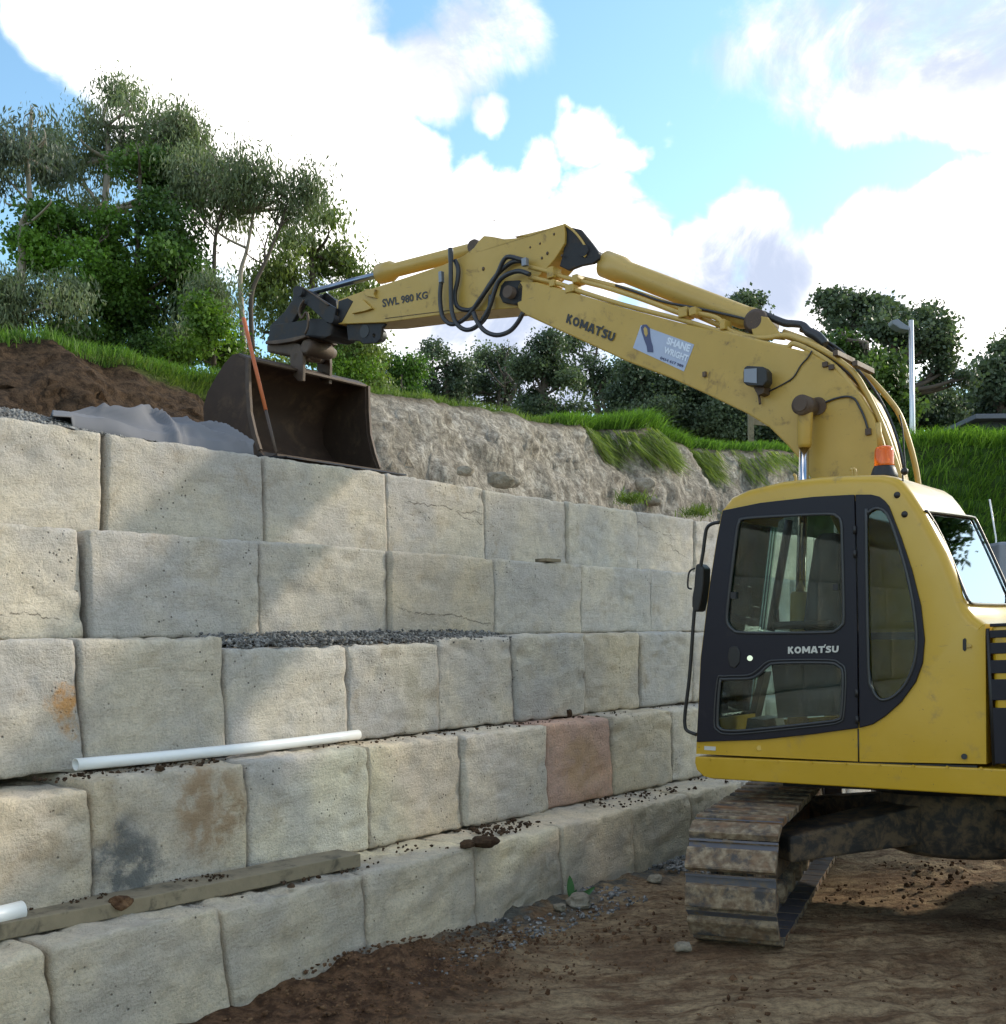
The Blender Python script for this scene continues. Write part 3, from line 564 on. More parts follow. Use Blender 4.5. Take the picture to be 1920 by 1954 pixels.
# white pipes, plank ----------------------------------------------------
def pipe(name, p0, p1, r, label):
    m = MB(); d = (p1 - p0).normalized(); n = 24; up = d.orthogonal().normalized(); w = d.cross(up); vs = []
    segs = 9; rad = [(p0, r * .86)] + [(p0 + (p1 - p0) * (i / segs) - V(0, 0, .010 * math.sin(math.pi * i / segs)), r) for i in range(segs + 1)] + [(p1, r * .86)]
    rings = [(p0 + d * .25, r * .86)] + rad + [(p1 - d * .25, r * .86)]
    for c, q in rings:
        for k in range(n):
            a = 2 * math.pi * k / n; vs.append(c + (up * math.cos(a) + w * math.sin(a)) * q)
    m.add(vs, [(i * n + k, i * n + (k + 1) % n, (i + 1) * n + (k + 1) % n, (i + 1) * n + k) for i in range(len(rings) - 1) for k in range(n)], True)
    return m.build(name, whitep, label=label, cat='pipe')
def pz(x, y, z): return hit(*D(x, y), V(0, 0, z), V(0, 0, 1))
pa = hit(*D(143, 1447), NB * 5.0, NB); pb = hit(*D(678, 1390), NB * 5.02, NB)
pipe('white_pipe', pa, pb, .030, 'long white plastic pipe lying on the ledge above the fourth course')
pe = pz(42, 1722, .605); pipe('white_pipe', pe - (WD * .95 + NB * .02 + V(0, 0, .01)) * 1.6, pe, .041, 'white plastic pipe end at the left edge, lying above the plank')
# weathered plank lying on the lowest ledge
a0 = pz(-60, 1793, .51); a1 = pz(683, 1640, .51)
e0, e1 = a0.dot(WD), a1.dot(WD)
b0_, b1_ = a0.dot(NB), a1.dot(NB)
ax = (wp(e1, b1_, 0) - wp(e0, b0_, 0)); axn = ax.normalized(); back = V(-axn.y, axn.x, 0); nseg = 26; vs = []
for i in range(nseg + 1):
    c = wp(e0, b0_, .508) + ax * (i / nseg); sag = -.006 * math.sin(i / nseg * 3.1) + random.uniform(-.001, .001)
    for (u, z) in ((0, 0), (.10, 0), (.20, 0), (.20, .072), (.10, .073), (0, .070)): vs.append(c + back * (u + random.uniform(-.001, .001)) + V(0, 0, z + sag + .004))
m = MB(); m.add(vs, [(i * 6 + k, i * 6 + (k + 1) % 6, (i + 1) * 6 + (k + 1) % 6, (i + 1) * 6 + k) for i in range(nseg) for k in range(6)] + [tuple(range(6)), tuple(nseg * 6 + k for k in range(6))])
PL = m.build('timber_plank', timber, bevel=.004, label='weathered grey timber plank resting on the lowest ledge at left', cat='plank')
n = 260; u = rng.uniform(0, .62, n); kk = rng.uniform(.03, .19, n)
base_ = np.array(wp(e0, b0_, .585)); P = base_ + np.array(ax)[None] * u[:, None] + np.array(back)[None] * kk[:, None]
P = P[vn(P * 3, 6) > .0]
scatter('plank_dirt', P, rng.uniform(.003, .010, len(P)), soilclod_m, kind='stuff', label='crumbs of dirt lying along the top of the plank', cat='dirt')
# plant at the wall foot
pb_ = pz(1082, 1708, .02); leafm = simple('broad_green_leaf', (.045, .13, .035), .5, 0, .2, 30, .05)
PT = empty('small_plant', pb_, label='small green broad leaved weed sprouting at the foot of the wall', cat='plant')
for (dx, dz, ln, wdt, bend) in ((-.06, 1, .20, .035, .02), (.95, .45, .17, .032, -.03), (.35, .9, .09, .022, 0)):
    m = MB(); dr = V(dx, -.15, dz).normalized(); sdv = dr.cross(V(0, 1, 0)).normalized(); vs = []
    for i in range(9):
        t = i / 8; w = wdt * math.sin(math.pi * (t * .93 + .05)) ** .8; c = pb_ + dr * ln * t + V(0, 0, -bend * t * t) + V(0, .02 * t * t, 0)
        vs += [c - sdv * w / 1 * .7, c + V(0, .006, 0), c + sdv * w * .7]
    m.add(vs, [(i * 3 + k, i * 3 + k + 1, i * 3 + k + 4, i * 3 + k + 3) for i in range(8) for k in range(2)], True); m.build('leaf', leafm, PT)

# upper terrain: fill behind the wall, cut bank, plateau ---------------------------
def crest_z(s):
    pts = [(-60, 640), (0, 632), (100, 645), (200, 662), (300, 690), (380, 705), (430, 712), (560, 735), (700, 752), (800, 770), (900, 785), (1000, 798), (1100, 808), (1200, 818), (1300, 846), (1500, 862), (1700, 866)]
    S, Z = [], []
    for x, y in pts:
        p = hit(*D(x, y), NB * 10.6, NB); S.append(p.dot(WD)); Z.append(p.z)
    return np.interp(s, S, Z)
def hill():
    s = np.unique(np.concatenate([np.linspace(-120, -4, 10), np.arange(-2, 4, .2), np.arange(4, 20, .08), np.arange(20, 46, .18), np.linspace(47, 400, 26)]))
    d = np.unique(np.concatenate([np.arange(6.25, 9.3, .12), np.arange(9.3, 12.0, .05), np.arange(12, 16, .3), np.linspace(17, 500, 34)]))
    S, Dd = np.meshgrid(s, d); cz = crest_z(S); P = np.stack([S, Dd, S * 0], -1)
    front = 9.55 + .22 * fbm(P[..., :] * [.7, 0, 0], 3, 51)
    crest = front + np.interp(S, [8.0, 9.2], [1.45, .85]) + .12 * fbm(P * [1.6, 0, 0], 2, 61)
    t = np.clip((Dd - front) / (crest - front), 0, 1)
    base = 2.86 + np.clip((Dd - 7.2) / 2.0, 0, 1) * .50
    prof = np.where(S < 8.6, t ** 1.0, 1 - (1 - t) ** 1.35)
    z = base + (cz - base) * prof + np.clip(Dd - 14, 0, 60) * .004
    face = np.sin(np.pi * np.clip(t, 0.0, 1)) ** .6 * (t > 0) * (t < 1)
    rgh = fbm(np.stack([S, z * 1.0, Dd], -1) * [2.2, 2.6, 2.2], 5, 71); rid = np.abs(fbm(np.stack([S, z, Dd], -1) * [5, 4.5, 5], 4, 75))
    push = (rgh * .11 + rid * .06 + np.abs(fbm(np.stack([S, z, Dd], -1) * [13, 11, 13], 3, 78)) * .10) * np.clip(face, 0, 1)
    soil = np.clip((8.9 - S + .4 * fbm(P * 1.5, 3, 83)) / .7, 0, 1)
    lump = fbm(P * [1.3, 1.3, 1], 4, 81) * .12 * np.clip((Dd - 7) / 1, 0, 1) * (t < 1) * soil * 1.2 + fbm(P * 1.1, 4, 88) * .05
    Dn = Dd - push; z = z + lump * np.clip((Dd - 6.6) / .6, 0, 1) + fbm(P * 5, 3, 91) * .02 * np.clip((Dd - 6.6) / .6, 0, 1)
    Pw = S[..., None] * wd + Dn[..., None] * nb + z[..., None] * zu
    n, m = S.shape; idx = np.arange(n * m).reshape(n, m); q = np.stack([idx[:-1, :-1], idx[:-1, 1:], idx[1:, 1:], idx[1:, :-1]], -1).reshape(-1, 4)
    me = npmesh('hillside', Pw.reshape(-1, 3), q, smooth=True)
    gm = np.zeros((n, m, 4)); gm[..., 0] = np.clip((t - np.interp(S, [6.6, 7.2, 7.8, 8.5, 9.4, 15, 16], [.94, .90, .76, .68, .98, .98, .97])) / .10 + fbm(P * [3, 3, 1], 3, 95) * .7, 0, 1) * (t > .35)
    gm[..., 1] = soil; gm[..., 2] = t; gm[..., 3] = 1
    a = me.attributes.new('zone', 'FLOAT_COLOR', 'POINT'); a.data.foreach_set('color', gm.astype('f').ravel())
    m_, nt, b, out = new_mat('hillside_earth'); g = node(nt, 'ShaderNodeNewGeometry').outputs['Position']
    at_ = node(nt, 'ShaderNodeAttribute', attribute_name='zone'); sc_ = node(nt, 'ShaderNodeSeparateColor', {0: at_.outputs['Color']})
    n1 = noise(nt, g, 2.2, 9, .7, .3); n2 = noise(nt, g, 12, 8, .72)
    clay = mixc(nt, maprange(nt, n1, .38, .62), (.40, .355, .29), (.58, .53, .455)); clay = mixc(nt, maprange(nt, noise(nt, g, 1.1, 5), .55, .68, 0, .7), clay, (.33, .27, .20))
    sg = node(nt, 'ShaderNodeMapping', {0: g, 'Scale': (3.2, 3.2, .7), 'Rotation': (.35, .4, 0)}).outputs[0]; clay = mixc(nt, maprange(nt, noise(nt, sg, 2.6, 9, .74, .3), .40, .60, .75, 0), clay, (.17, .15, .125))
    clay = mixc(nt, maprange(nt, n2, .34, .60, .8, 0), clay, (.13, .11, .085))
    clay = mixc(nt, mth(nt, 'MULTIPLY', maprange(nt, mth(nt, 'ADD', sc_.outputs[2], mth(nt, 'MULTIPLY', n1, .25)), .96, 1.08), .75), clay, (.11, .085, .055))
    dark = mixc(nt, maprange(nt, n2, .36, .64), (.030, .019, .012), (.095, .060, .036))
    c = mixc(nt, sc_.outputs[1], clay, dark)
    grs = mixc(nt, maprange(nt, n2, .35, .65), (.050, .075, .018), (.13, .17, .040))
    c = mixc(nt, sc_.outputs[0], c, grs)
    nt.links.new(c, b.inputs['Base Color']); b.inputs['Roughness'].default_value = .95; b.inputs['Specular IOR Level'].default_value = .15
    bump(nt, b, mth(nt, 'ADD', n2, n1), 1.0, .06)
    place('hillside', me, m_, kind='structure'); return S, Dd, Pw, t, soil
HS, HD, HP, HT, HSOIL = hill()

# rocks left in the cut face along the wall top
for i, (x, y, r, lab) in enumerate([(947, 909, .085, 'rounded pale stone on the wall top left of its neighbour, under the clay bank'), (968, 910, .06, 'smaller pale stone right beside the rounded one on the wall top'),
                                    (880, 892, .05, 'flat stone on the wall top below the clay bank, left of the rounded pair'), 
                                    (1222, 918, .13, 'large angular brown rock in the bank above the wall'), (1235, 948, .10, 'lower brown rock below the large angular rock in the bank')]):
    p = hit(*D(x, y), NB * (6.1 if i < 3 else 9.6), NB); rock('stone', p - V(0, 0, r * .6), (r * 1.3, r, r * .8), clay_m, 20 + i, lab)

# right hand grassy bank behind the machine
def bank():
    xs = np.arange(5.6, 26, .14); ys = np.concatenate([np.arange(15.6, 18.6, .10), np.linspace(19, 60, 18)]); X, Y = np.meshgrid(xs, ys); P = np.stack([X, Y, X * 0], -1)
    top = 4.55 + .10 * fbm(P * [.8, 0, 0], 3, 101) + np.clip(X - 6.2, 0, 3) * .03; t = np.clip((Y - 15.7 - .15 * fbm(P * [1, 0, 0], 2, 103)) / 1.5, 0, 1)
    z = -.1 + (top + .1) * (t ** .7) + fbm(P * 2.2, 4, 105) * .12; z *= np.clip((X - 5.6) / .7, 0, 1) ** .5
    n, m = X.shape; idx = np.arange(n * m).reshape(n, m); q = np.stack([idx[:-1, :-1], idx[:-1, 1:], idx[1:, 1:], idx[1:, :-1]], -1).reshape(-1, 4)
    me = npmesh('grass_bank', np.stack([X, Y, z], -1).reshape(-1, 3), q, smooth=True)
    m_, nt, b, c = soil_mat('grassy_soil', (.030, .060, .014), (.06, .11, .026), (.035, .05, .014), 4, .6, .03, False)
    place('grass_bank', me, m_, kind='structure'); return X, Y, z
BX, BY, BZ = bank()



# grass blades --------------------------------------------------------
def leaf_mat(name, rough=.55, trans=.35, gain=1.0):
    m = bpy.data.materials.new(name); m.use_nodes = True; nt = m.node_tree; nt.nodes.clear(); out = nt.nodes.new('ShaderNodeOutputMaterial')
    a = node(nt, 'ShaderNodeAttribute', attribute_name='tint').outputs['Color']
    if gain != 1: a = mixc(nt, 1, a, (gain, gain, gain), 'MULTIPLY')
    d = node(nt, 'ShaderNodeBsdfPrincipled', {'Base Color': a, 'Roughness': rough, 'Specular IOR Level': .3}); t = node(nt, 'ShaderNodeBsdfTranslucent', {0: mixc(nt, 1, a, (1.3, 1.5, .7), 'MULTIPLY')})
    x = node(nt, 'ShaderNodeMixShader', {0: trans, 1: d.outputs[0], 2: t.outputs[0]}); nt.links.new(x.outputs[0], out.inputs[0]); return m
GRASS = leaf_mat('grass_blades', .6, .4)
def blades(name, P, L, W, lean, tint, droop=.5, **kw):
    """P roots, L lengths, lean direction (n,3); each blade is two tapering quads"""
    n = len(P); side = np.stack([rng.normal(size=n), rng.normal(size=n), np.zeros(n)], -1); side /= np.linalg.norm(side, axis=1, keepdims=True) + 1e-9
    up = np.array([0, 0, 1.]) + lean; up /= np.linalg.norm(up, axis=1, keepdims=True); out = lean + rng.normal(size=(n, 3)) * .25; out[:, 2] = 0
    m = P + up * (L * .55)[:, None] + out * (L * .15)[:, None]; tip = P + up * (L * .92)[:, None] + out * (L * .5)[:, None]; tip[:, 2] -= L * droop * .4
    w = side * W[:, None]; v = np.stack([P - w, P + w, m + w * .75, m - w * .75, tip], 1).reshape(-1, 3); b = np.arange(n) * 5
    q = np.stack([b, b + 1, b + 2, b + 3], -1); t = np.stack([b + 3, b + 2, b + 4], -1)
    return place(name, npmesh(name, v, q, t, False, np.repeat(np.c_[tint, np.ones(n)], 5, 0)), GRASS, **kw)
def tints(n, a, b, jit=.15):
    k = rng.uniform(size=(n, 1)) ** 1.2; return (np.array(a) * (1 - k) + np.array(b) * k) * rng.uniform(1 - jit, 1 + jit, (n, 1))
HPf = HP.reshape(-1, 3); Sf, Df, Tf = HS.ravel(), HD.ravel(), HT.ravel()
def grow(mask, per, spread): 
    i = np.repeat(np.nonzero(mask)[0], per); p = HPf[i] + rng.uniform(-spread, spread, (len(i), 1)) * wd + rng.uniform(-spread, spread, (len(i), 1)) * nb; return p, i
near = (Sf > 4.5) & (Sf < 9) & (Tf > .93) & (Df < 14.5)
p, i = grow(near, 16, .06); n = len(p); blades('grass_strip', p, rng.uniform(.07, .22, n), rng.uniform(.003, .006, n), rng.normal(size=(n, 3)) * .25, tints(n, (.050, .11, .016), (.16, .27, .040)), .25, kind='stuff', label='bright green grass along the top of the dark soil mound', cat='grass')
m_ = (Sf > 6.8) & (Sf < 9.3) & (Tf > np.interp(Sf, [6.6, 7.2, 7.8, 8.5, 9.4], [.95, .92, .78, .70, .85])) & (Tf < .99); k = rng.uniform(size=m_.shape) < .7
p, i = grow(m_ & k, 12, .05); n = len(p); blades('grass_tuft', p, rng.uniform(.08, .22, n), rng.uniform(.003, .006, n), -np.array(nb) * .5 + rng.normal(size=(n, 3)) * .3, tints(n, (.06, .10, .018), (.17, .22, .05)), .6, kind='stuff', label='grass hanging down the mound left of the bucket', cat='grass')
m_ = (Sf > 8.9) & (Sf < 15.5) & (Tf > .975) & (Df < 12.5); k = rng.uniform(size=m_.shape) < .8
p, i = grow(m_ & k, 8, .06); n = len(p); blades('grass_fringe', p, rng.uniform(.06, .20, n), rng.uniform(.003, .006, n), rng.normal(size=(n, 3)) * .35, tints(n, (.07, .11, .020), (.17, .23, .05)), .4, kind='stuff', label='thin grass fringe on the crest of the clay bank', cat='grass')
m_ = (Sf > 14.6) & (Sf < 32) & (Tf > .93) & (Df < 13.0); lush = np.exp(-((Sf - 17.2) / 1.6) ** 2)
p, i = grow(m_, 14, .08); n = len(p); L = rng.uniform(.12, .30, n) * (1 + .8 * lush[i]); blades('lush_grass', p, L, rng.uniform(.004, .008, n), -np.array(nb) * .25 + rng.normal(size=(n, 3)) * .3, tints(n, (.055, .12, .016), (.17, .29, .045)), .5, kind='stuff', label='lush green grass on the far crest of the bank under the boom', cat='grass')
m_ = (Sf > 15.2) & (Sf < 28) & (Tf > .60) & (Tf < .95); k = (rng.uniform(size=m_.shape) < .9) & (vn(np.stack([Sf * 1.6, Tf * 0, Tf * 0], -1), 8) + (.8 - Tf) * -2.2 > -.15)
p, i = grow(m_ & k, 12, .07); n = len(p); ln = np.tile(-np.array(nb) * .9, (n, 1)) + rng.normal(size=(n, 3)) * .2; ln[:, 2] = -2.7
blades('hanging_grass', p + np.array(nb) * -.03, rng.uniform(.15, .42, n), rng.uniform(.005, .010, n), ln, tints(n, (.09, .14, .028), (.24, .28, .08)), .3, kind='stuff', label='long grass and roots hanging over the cut face of the bank', cat='grass')
# weeds at the wall top
for (x, y, r, lab) in ((1195, 935, .28, 'yellow green weed clump growing on the bank beside the brown rocks'), (1318, 960, .30, 'green weed clump on the wall top near the cab')):
    c = np.array(hit(*D(x, y + 14), NB * 7.6, NB)); n = 260; p = c + rng.normal(size=(n, 3)) * [r * .35, r * .35, .02]
    blades('weed_clump', p, rng.uniform(.08, .26, n), rng.uniform(.004, .009, n), rng.normal(size=(n, 3)) * .6, tints(n, (.07, .11, .02), (.17, .22, .05)), .6, label=lab, cat='weeds')
i = rng.integers(0, BX.size, 120000); bx, by, bz = BX.ravel()[i], BY.ravel()[i], BZ.ravel()[i]; k = (by < 19.5) & (bx < 13) & (bz > 1.2); bx, by, bz = bx[k], by[k], bz[k]; n = len(bx)
P = np.stack([bx + rng.uniform(-.07, .07, n), by + rng.uniform(-.06, .06, n), bz], -1); ln = np.tile([0, -.45, 0], (n, 1)) + rng.normal(size=(n, 3)) * .28
blades('bank_grass', P, rng.uniform(.22, .5, n), rng.uniform(.005, .010, n), ln, tints(n, (.045, .105, .014), (.20, .33, .05)), .6, kind='stuff', label='tall dense green grass covering the bank behind the cab', cat='grass')

# grey geotextile lying over the wall top ------------------------------
def fabric():
    top = [(112, 785), (150, 776), (185, 765), (260, 768), (300, 772), (345, 790), (380, 796), (435, 802), (462, 822), (478, 840)]
    xs = np.linspace(98, 480, 110); nv = 26; vs = []
    for x in xs:
        ytop = np.interp(x, [60, 112, 150, 180, 195, 270, 320, 345, 380, 430, 450, 465, 480], [784, 783, 778, 770, 764, 768, 778, 790, 797, 803, 812, 825, 842])
        ybot = np.interp(x, [60, 130, 190, 280, 330, 400, 480], [786, 787, 797, 812, 828, 838, 843])
        for j in range(nv):
            t = j / (nv - 1); d = 5.90 + .75 * t
            a = hit(*D(x, ybot), NB * 5.90, NB); b = hit(*D(x, ytop), NB * 6.30, NB)
            if t < .55: k = t / .55; p = a.lerp(b, k); p = wp(p.dot(WD), 5.90 + .40 * k, p.z + .015 * math.sin(math.pi * k)); p.z = p.z if (j > 1 or x < 140) else (2.962 if j == 0 else (p.z + 2.962) / 2)
            else: k = (t - .55) / .45; p = wp(b.dot(WD), 6.30 + .5 * k, b.z - (b.z - 2.93) * k * k)
            vs.append(p)
    P = np.array(vs); nx = len(xs)
    sw = P @ wd; dn = P @ nb
    q3 = np.stack([sw * 3.0, dn * 3.4, sw * 0], -1); q3 = q3 + np.stack([vn(q3 * .8, 64), vn(q3 * .8 + 9, 65), sw * 0], -1) * .9 + np.stack([dn * 2.2, sw * -1.2, sw * 0], -1)
    f = np.abs(vn(q3, 61)) * -.075 + .02 + np.abs(vn(q3 * 2.1 + 4, 62)) * -.022
    P[:, 2] += f * np.clip(np.interp(np.tile(np.linspace(0, 1, nv), nx), [0, .15, 1], [.25, 1, 1]), 0, 1); P = P - (f * .8)[:, None] * nb
    idx = np.arange(nx * nv).reshape(nx, nv); q = np.stack([idx[:-1, :-1], idx[1:, :-1], idx[1:, 1:], idx[:-1, 1:]], -1).reshape(-1, 4)
    o = place('geotextile_sheet', npmesh('geotextile_sheet', P, q, smooth=True), fabricg, label='crumpled grey geotextile sheet draped over the wall top', cat='sheet')
    m = o.modifiers.new('thick', 'SOLIDIFY'); m.thickness = .006
fabric()
# orange stake leaning by the bucket
a = hit(*K1(497, 1380), NB * 5.95, NB); b = hit(*K1(312, 618), NB * 6.55, NB); mid = a.lerp(b, .30)
ST = empty('marker_stake', a, label='orange painted steel bar leaning against the excavator bucket', cat='stake')
MB().tube([a, mid], .0105, 8, False).build('lower_rod', steel_rust, ST); MB().tube([mid, b], [.013, .0155], 8, False).build('orange_rod', stake_or, ST)

# street lamp, shed, fence, little things behind --------------------------------------
b = at(*D(1727, 900), 25); tp = at(*D(1724.5, 606), 25)
L_ = empty('street_lamp', V(tp.x, 25, 4.4), label='tall silver street lamp pole rising beside the boom, with a flat grey head', cat='street lamp')
MB().tube([V(tp.x, 25, 4.3), tp], [.065, .050], 12, False).build('pole', galv, L_)
h0 = at(*D(1688, 606), 25); m = MB(); m.prism([at(*D(1722, 618), 24.95), at(*D(1712, 612), 24.95), at(*D(1700, 603), 24.95), at(*D(1688, 606), 24.95), at(*D(1690, 613), 24.95), at(*D(1704, 622), 24.95), at(*D(1721, 625), 24.95)], V(0, .28, 0)); m.build('lamp_head', lampgrey, L_, bevel=.02)
sh = at(*D(1852, 838), 42); SB = empty('shed', V(sh.x, 42, sh.z - 2), label='dark shed with a grey flat roof behind the right hand grass', cat='shed')
zr = at(*D(1850, 795), 42).z; m = MB(); m.box(V(sh.x + 3.2, 44, zr - 2.0), V(3.1, 0, 0), V(0, 2, 0), V(0, 0, 1.95)); m.build('shed_wall', shedwall, SB)
for k in range(22): MB().box(V(sh.x + .25 + k * .28, 41.98, zr - 2), V(.02, 0, 0), V(0, .015, 0), V(0, 0, 1.9)).build('cladding_rib', shedwall, SB)
MB().box(V(sh.x + 3.2, 43.9, zr + .05), V(3.5, 0, 0), V(0, 2.4, 0), V(0, .0, .09)).build('shed_roof', shedroof, SB, bevel=.02)
f0 = at(*D(1421, 852), 24); f1 = at(*D(1421, 793), 24); f2 = at(*D(1505, 806), 24.6)
FN = empty('wooden_fence', f0, label='old timber fence post and rail on the bank under the boom', cat='fence')
MB().box((f0 + f1) / 2, V(.055, 0, 0), V(0, .055, 0), V(0, 0, (f1.z - f0.z) / 2 + .3)).build('fence_post', timber, FN, bevel=.008)
m = MB(); ra = at(*D(1418, 797), 24.08); m.box((ra + f2) / 2, (f2 - ra) / 2, V(0, .025, 0), V(0, 0, .07)); m.build('fence_rail', timber, FN, bevel=.006)
p2 = at(*D(1502, 855), 24.6); MB().box(p2.lerp(f2, .5), V(.055, 0, 0), V(0, .055, 0), V(0, 0, .55)).build('fence_post', timber, FN, bevel=.008)
s0 = at(*D(1885, 1018), 15.3); s1 = at(*D(1873, 945), 15.4); MB().tube([s0 - V(0, 0, .5), s0, s1], .012, 8, False).build('white_stake', whitep, label='thin white stake standing in front of the grass bank at right', cat='stake')
bx_ = at(*D(1897, 1050), 14.8); m = MB(); m.box(bx_ + V(.7, .6, -.1), V(.7, 0, 0), V(0, .5, 0), V(0, 0, .28)); B_ = m.build('grey_box', lampgrey, bevel=.04, label='grey metal box half hidden at the right edge behind the cab', cat='box')
MB().box(bx_ + V(.7, .6, -.9), V(.6, 0, 0), V(0, .4, 0), V(0, 0, .52)).build('plinth', shedwall, B_)

# trees -----------------------------------------------------------------
LEAFM = leaf_mat('tree_leaves', .5, .28)
def crown(name, blobs_, parent, ncl, per, clr, lsz, asp, droop, ca, cb, dz=None, hang=0.0, up_bias=.0, shell=.35):
    """leaf clusters in ellipsoids: blobs_ = [(centre, (rx, ry, rz))]"""
    vol = np.array([r[0] * r[1] * r[2] for _, r in blobs_]) ** .75; vol /= vol.sum(); C = []; 
    nk = max(len(blobs_) * 2, ncl // 9); pick = rng.choice(len(blobs_), nk, p=vol)
    cen = np.array([np.array(blobs_[k][0]) for k in pick]); rad = np.array([blobs_[k][1] for k in pick])
    u = rng.normal(size=(nk, 3)); u /= np.linalg.norm(u, axis=1, keepdims=True); r_ = (shell + (1 - shell) * rng.uniform(size=(nk, 1))) ** .55
    K = cen + u * r_ * rad * .92; K[:, 2] += up_bias * rad[:, 2]; kt = rng.uniform(size=nk) ** 1.3; w_ = rng.integers(0, nk, ncl)
    g_ = rng.normal(size=(ncl, 3)).clip(-1.7, 1.7) * (rad[w_].mean(1, keepdims=True) * .30 + clr * .30); g_[:, 2] = np.abs(g_[:, 2]) * .9 - .25 * np.abs(g_[:, 0]); C = K[w_] + g_
    kk_ = (kt[w_] * .75 + rng.uniform(size=ncl) * .25)[:, None]; ctint = (np.array(ca) * (1 - kk_) + np.array(cb) * kk_) * rng.uniform(.85, 1.15, (ncl, 1))
    n = ncl * per; cc = np.repeat(C, per, 0); o = rng.normal(size=(n, 3)).clip(-2, 2) * clr * np.repeat(rng.uniform(.6, 1.3, (ncl, 1)), per, 0); o[:, 2] *= .75
    if hang: h = rng.uniform(size=n) ** 1.3; o[:, 2] -= h * hang; o[:, :2] *= (1 - .35 * h)[:, None]
    P = cc + o; dr = rng.normal(size=(n, 3)); dr[:, 2] -= droop * 2.2; dr /= np.linalg.norm(dr, axis=1, keepdims=True)
    sd_ = np.cross(dr, rng.normal(size=(n, 3))); sd_ /= np.linalg.norm(sd_, axis=1, keepdims=True) + 1e-9
    L = lsz * rng.uniform(.35, 1.0, n) ** .5 * rng.uniform(.5, 1.5, n); W = L * asp
    v = np.stack([P, P + dr * (L * .45)[:, None] + sd_ * W[:, None], P + dr * L[:, None], P + dr * (L * .45)[:, None] - sd_ * W[:, None]], 1).reshape(-1, 3)
    t = np.repeat(ctint, per, 0) * rng.uniform(.8, 1.2, (n, 1))
    return place(name, npmesh(name, v, np.arange(n * 4).reshape(-1, 4), None, False, np.repeat(np.c_[t, np.ones(n)], 4, 0)), LEAFM, parent), C
def tree(label, Z, trunk, blobs_px, ca, cb, dens=1.0, lsz=.11, asp=.2, droop=.8, clr=.28, hang=0, bark=None, depth=.9, limbs=26, tr=.12, group=None, cat='tree', ztop=None, flat=1.0, per=70, shell=.35, up=0.0, name='tree'):
    bl = []
    for (x, y, r, *rest) in blobs_px:
        ry = rest[0] if rest else r; dzz = rest[1] if len(rest) > 1 else random.uniform(-.5, .5) * depth
        zz = Z + dzz * 1.5; c = at(*D(x, y), zz); k = zz / 2150; bl.append((c, (r * k, (r + ry) / 2 * k * depth, ry * k * flat)))
    tp = [at(*D(x, y), Z) for x, y in trunk]
    root = empty(name, tp[0], label=label, cat=cat, group=group)
    m = MB(); rr = list(np.linspace(tr, tr * .35, len(tp))); m.tube(tp, rr, 8)
    vol = sum(b[1][0] * b[1][1] * b[1][2] for b in bl); ncl = int(dens * 140 * vol ** .8) + 60; ncl = min(ncl, 2400)
    cr, C = crown('crown', bl, root, ncl, per, clr, lsz, asp, droop, ca, cb, hang=hang, shell=shell, up_bias=up)
    tpn = [p for p in tp[len(tp) // 3:]]
    for c, r in bl:
        j = min(range(len(tpn)), key=lambda q: (tpn[q] - c).length + max(0, tpn[q].z - c.z) * 2); a = tpn[j]; mid = a.lerp(c, .5) + V(random.uniform(-.1, .1), random.uniform(-.1, .1), -.12 * (c - a).length * .5)
        m.tube([a, mid, c, c + V(random.uniform(-.3, .3) * r[0], 0, r[2] * .5)], [tr * .42, tr * .3, tr * .16, tr * .06], 6)
        k = [q for q in range(len(C)) if (Vector(C[q]) - c).length < max(r)]; random.shuffle(k)
        for q in k[:max(2, limbs // len(bl))]:
            e = Vector(C[q]); mm = mid.lerp(e, .5) + V(random.uniform(-.12, .12), random.uniform(-.1, .1), random.uniform(-.05, .12)) * 1.2; m.tube([c if random.random() < .5 else mid, mm, e], [tr * .15, tr * .10, tr * .04], 5, True, False)
    m.build('trunk', bark or bark_dark, root); return root
GG = ((.085, .115, .062), (.20, .235, .125)); DG = ((.026, .060, .018), (.12, .22, .036)); YG = ((.055, .115, .016), (.17, .27, .035)); OG = ((.085, .125, .036), (.26, .30, .09))
EUC = dict(lsz=.135, asp=.13, droop=1.0, clr=.21, hang=.32, bark=bark_pale, per=95)
tree('slender pale barked gum tree at the far left with sparse hanging foliage', 21.5, [(32, 650), (38, 560), (42, 480), (40, 430), (56, 390), (52, 300), (60, 215)],
     [(62, 215, 26, 34), (45, 250, 34, 32), (85, 262, 38, 40), (75, 300, 30), (8, 262, 28, 30), (4, 310, 26, 28), (112, 330, 30, 30), (95, 385, 26, 20), (12, 385, 24, 28), (20, 345, 20), (-30, 300, 40, 60)], (.085, .11, .085), (.18, .21, .15), dens=.62, tr=.10, **EUC)
tree('tall broad gum tree with grey green crown, highest of the left group', 24, [(215, 650), (205, 520), (198, 400), (205, 300), (200, 240)],
     [(205, 185, 42, 38), (160, 215, 38, 36), (250, 205, 46, 38), (300, 232, 42, 36), (345, 228, 30, 40), (355, 260, 24, 40), (230, 262, 60, 40), (150, 262, 42, 36), (130, 320, 46, 44), (165, 355, 44, 40), (105, 362, 34, 30), (310, 290, 44, 36), (190, 300, 40), (280, 320, 46, 40), (180, 400, 34, 26), (330, 330, 40, 36), (370, 300, 34, 36), (345, 375, 36, 30), (395, 345, 30, 30), (110, 285, 34, 36), (80, 320, 30, 34), (352, 245, 34, 36), (385, 280, 38, 34), (400, 325, 38, 34), (320, 255, 40, 36), (290, 270, 40, 36)], *GG, dens=1.15, tr=.12, **EUC)
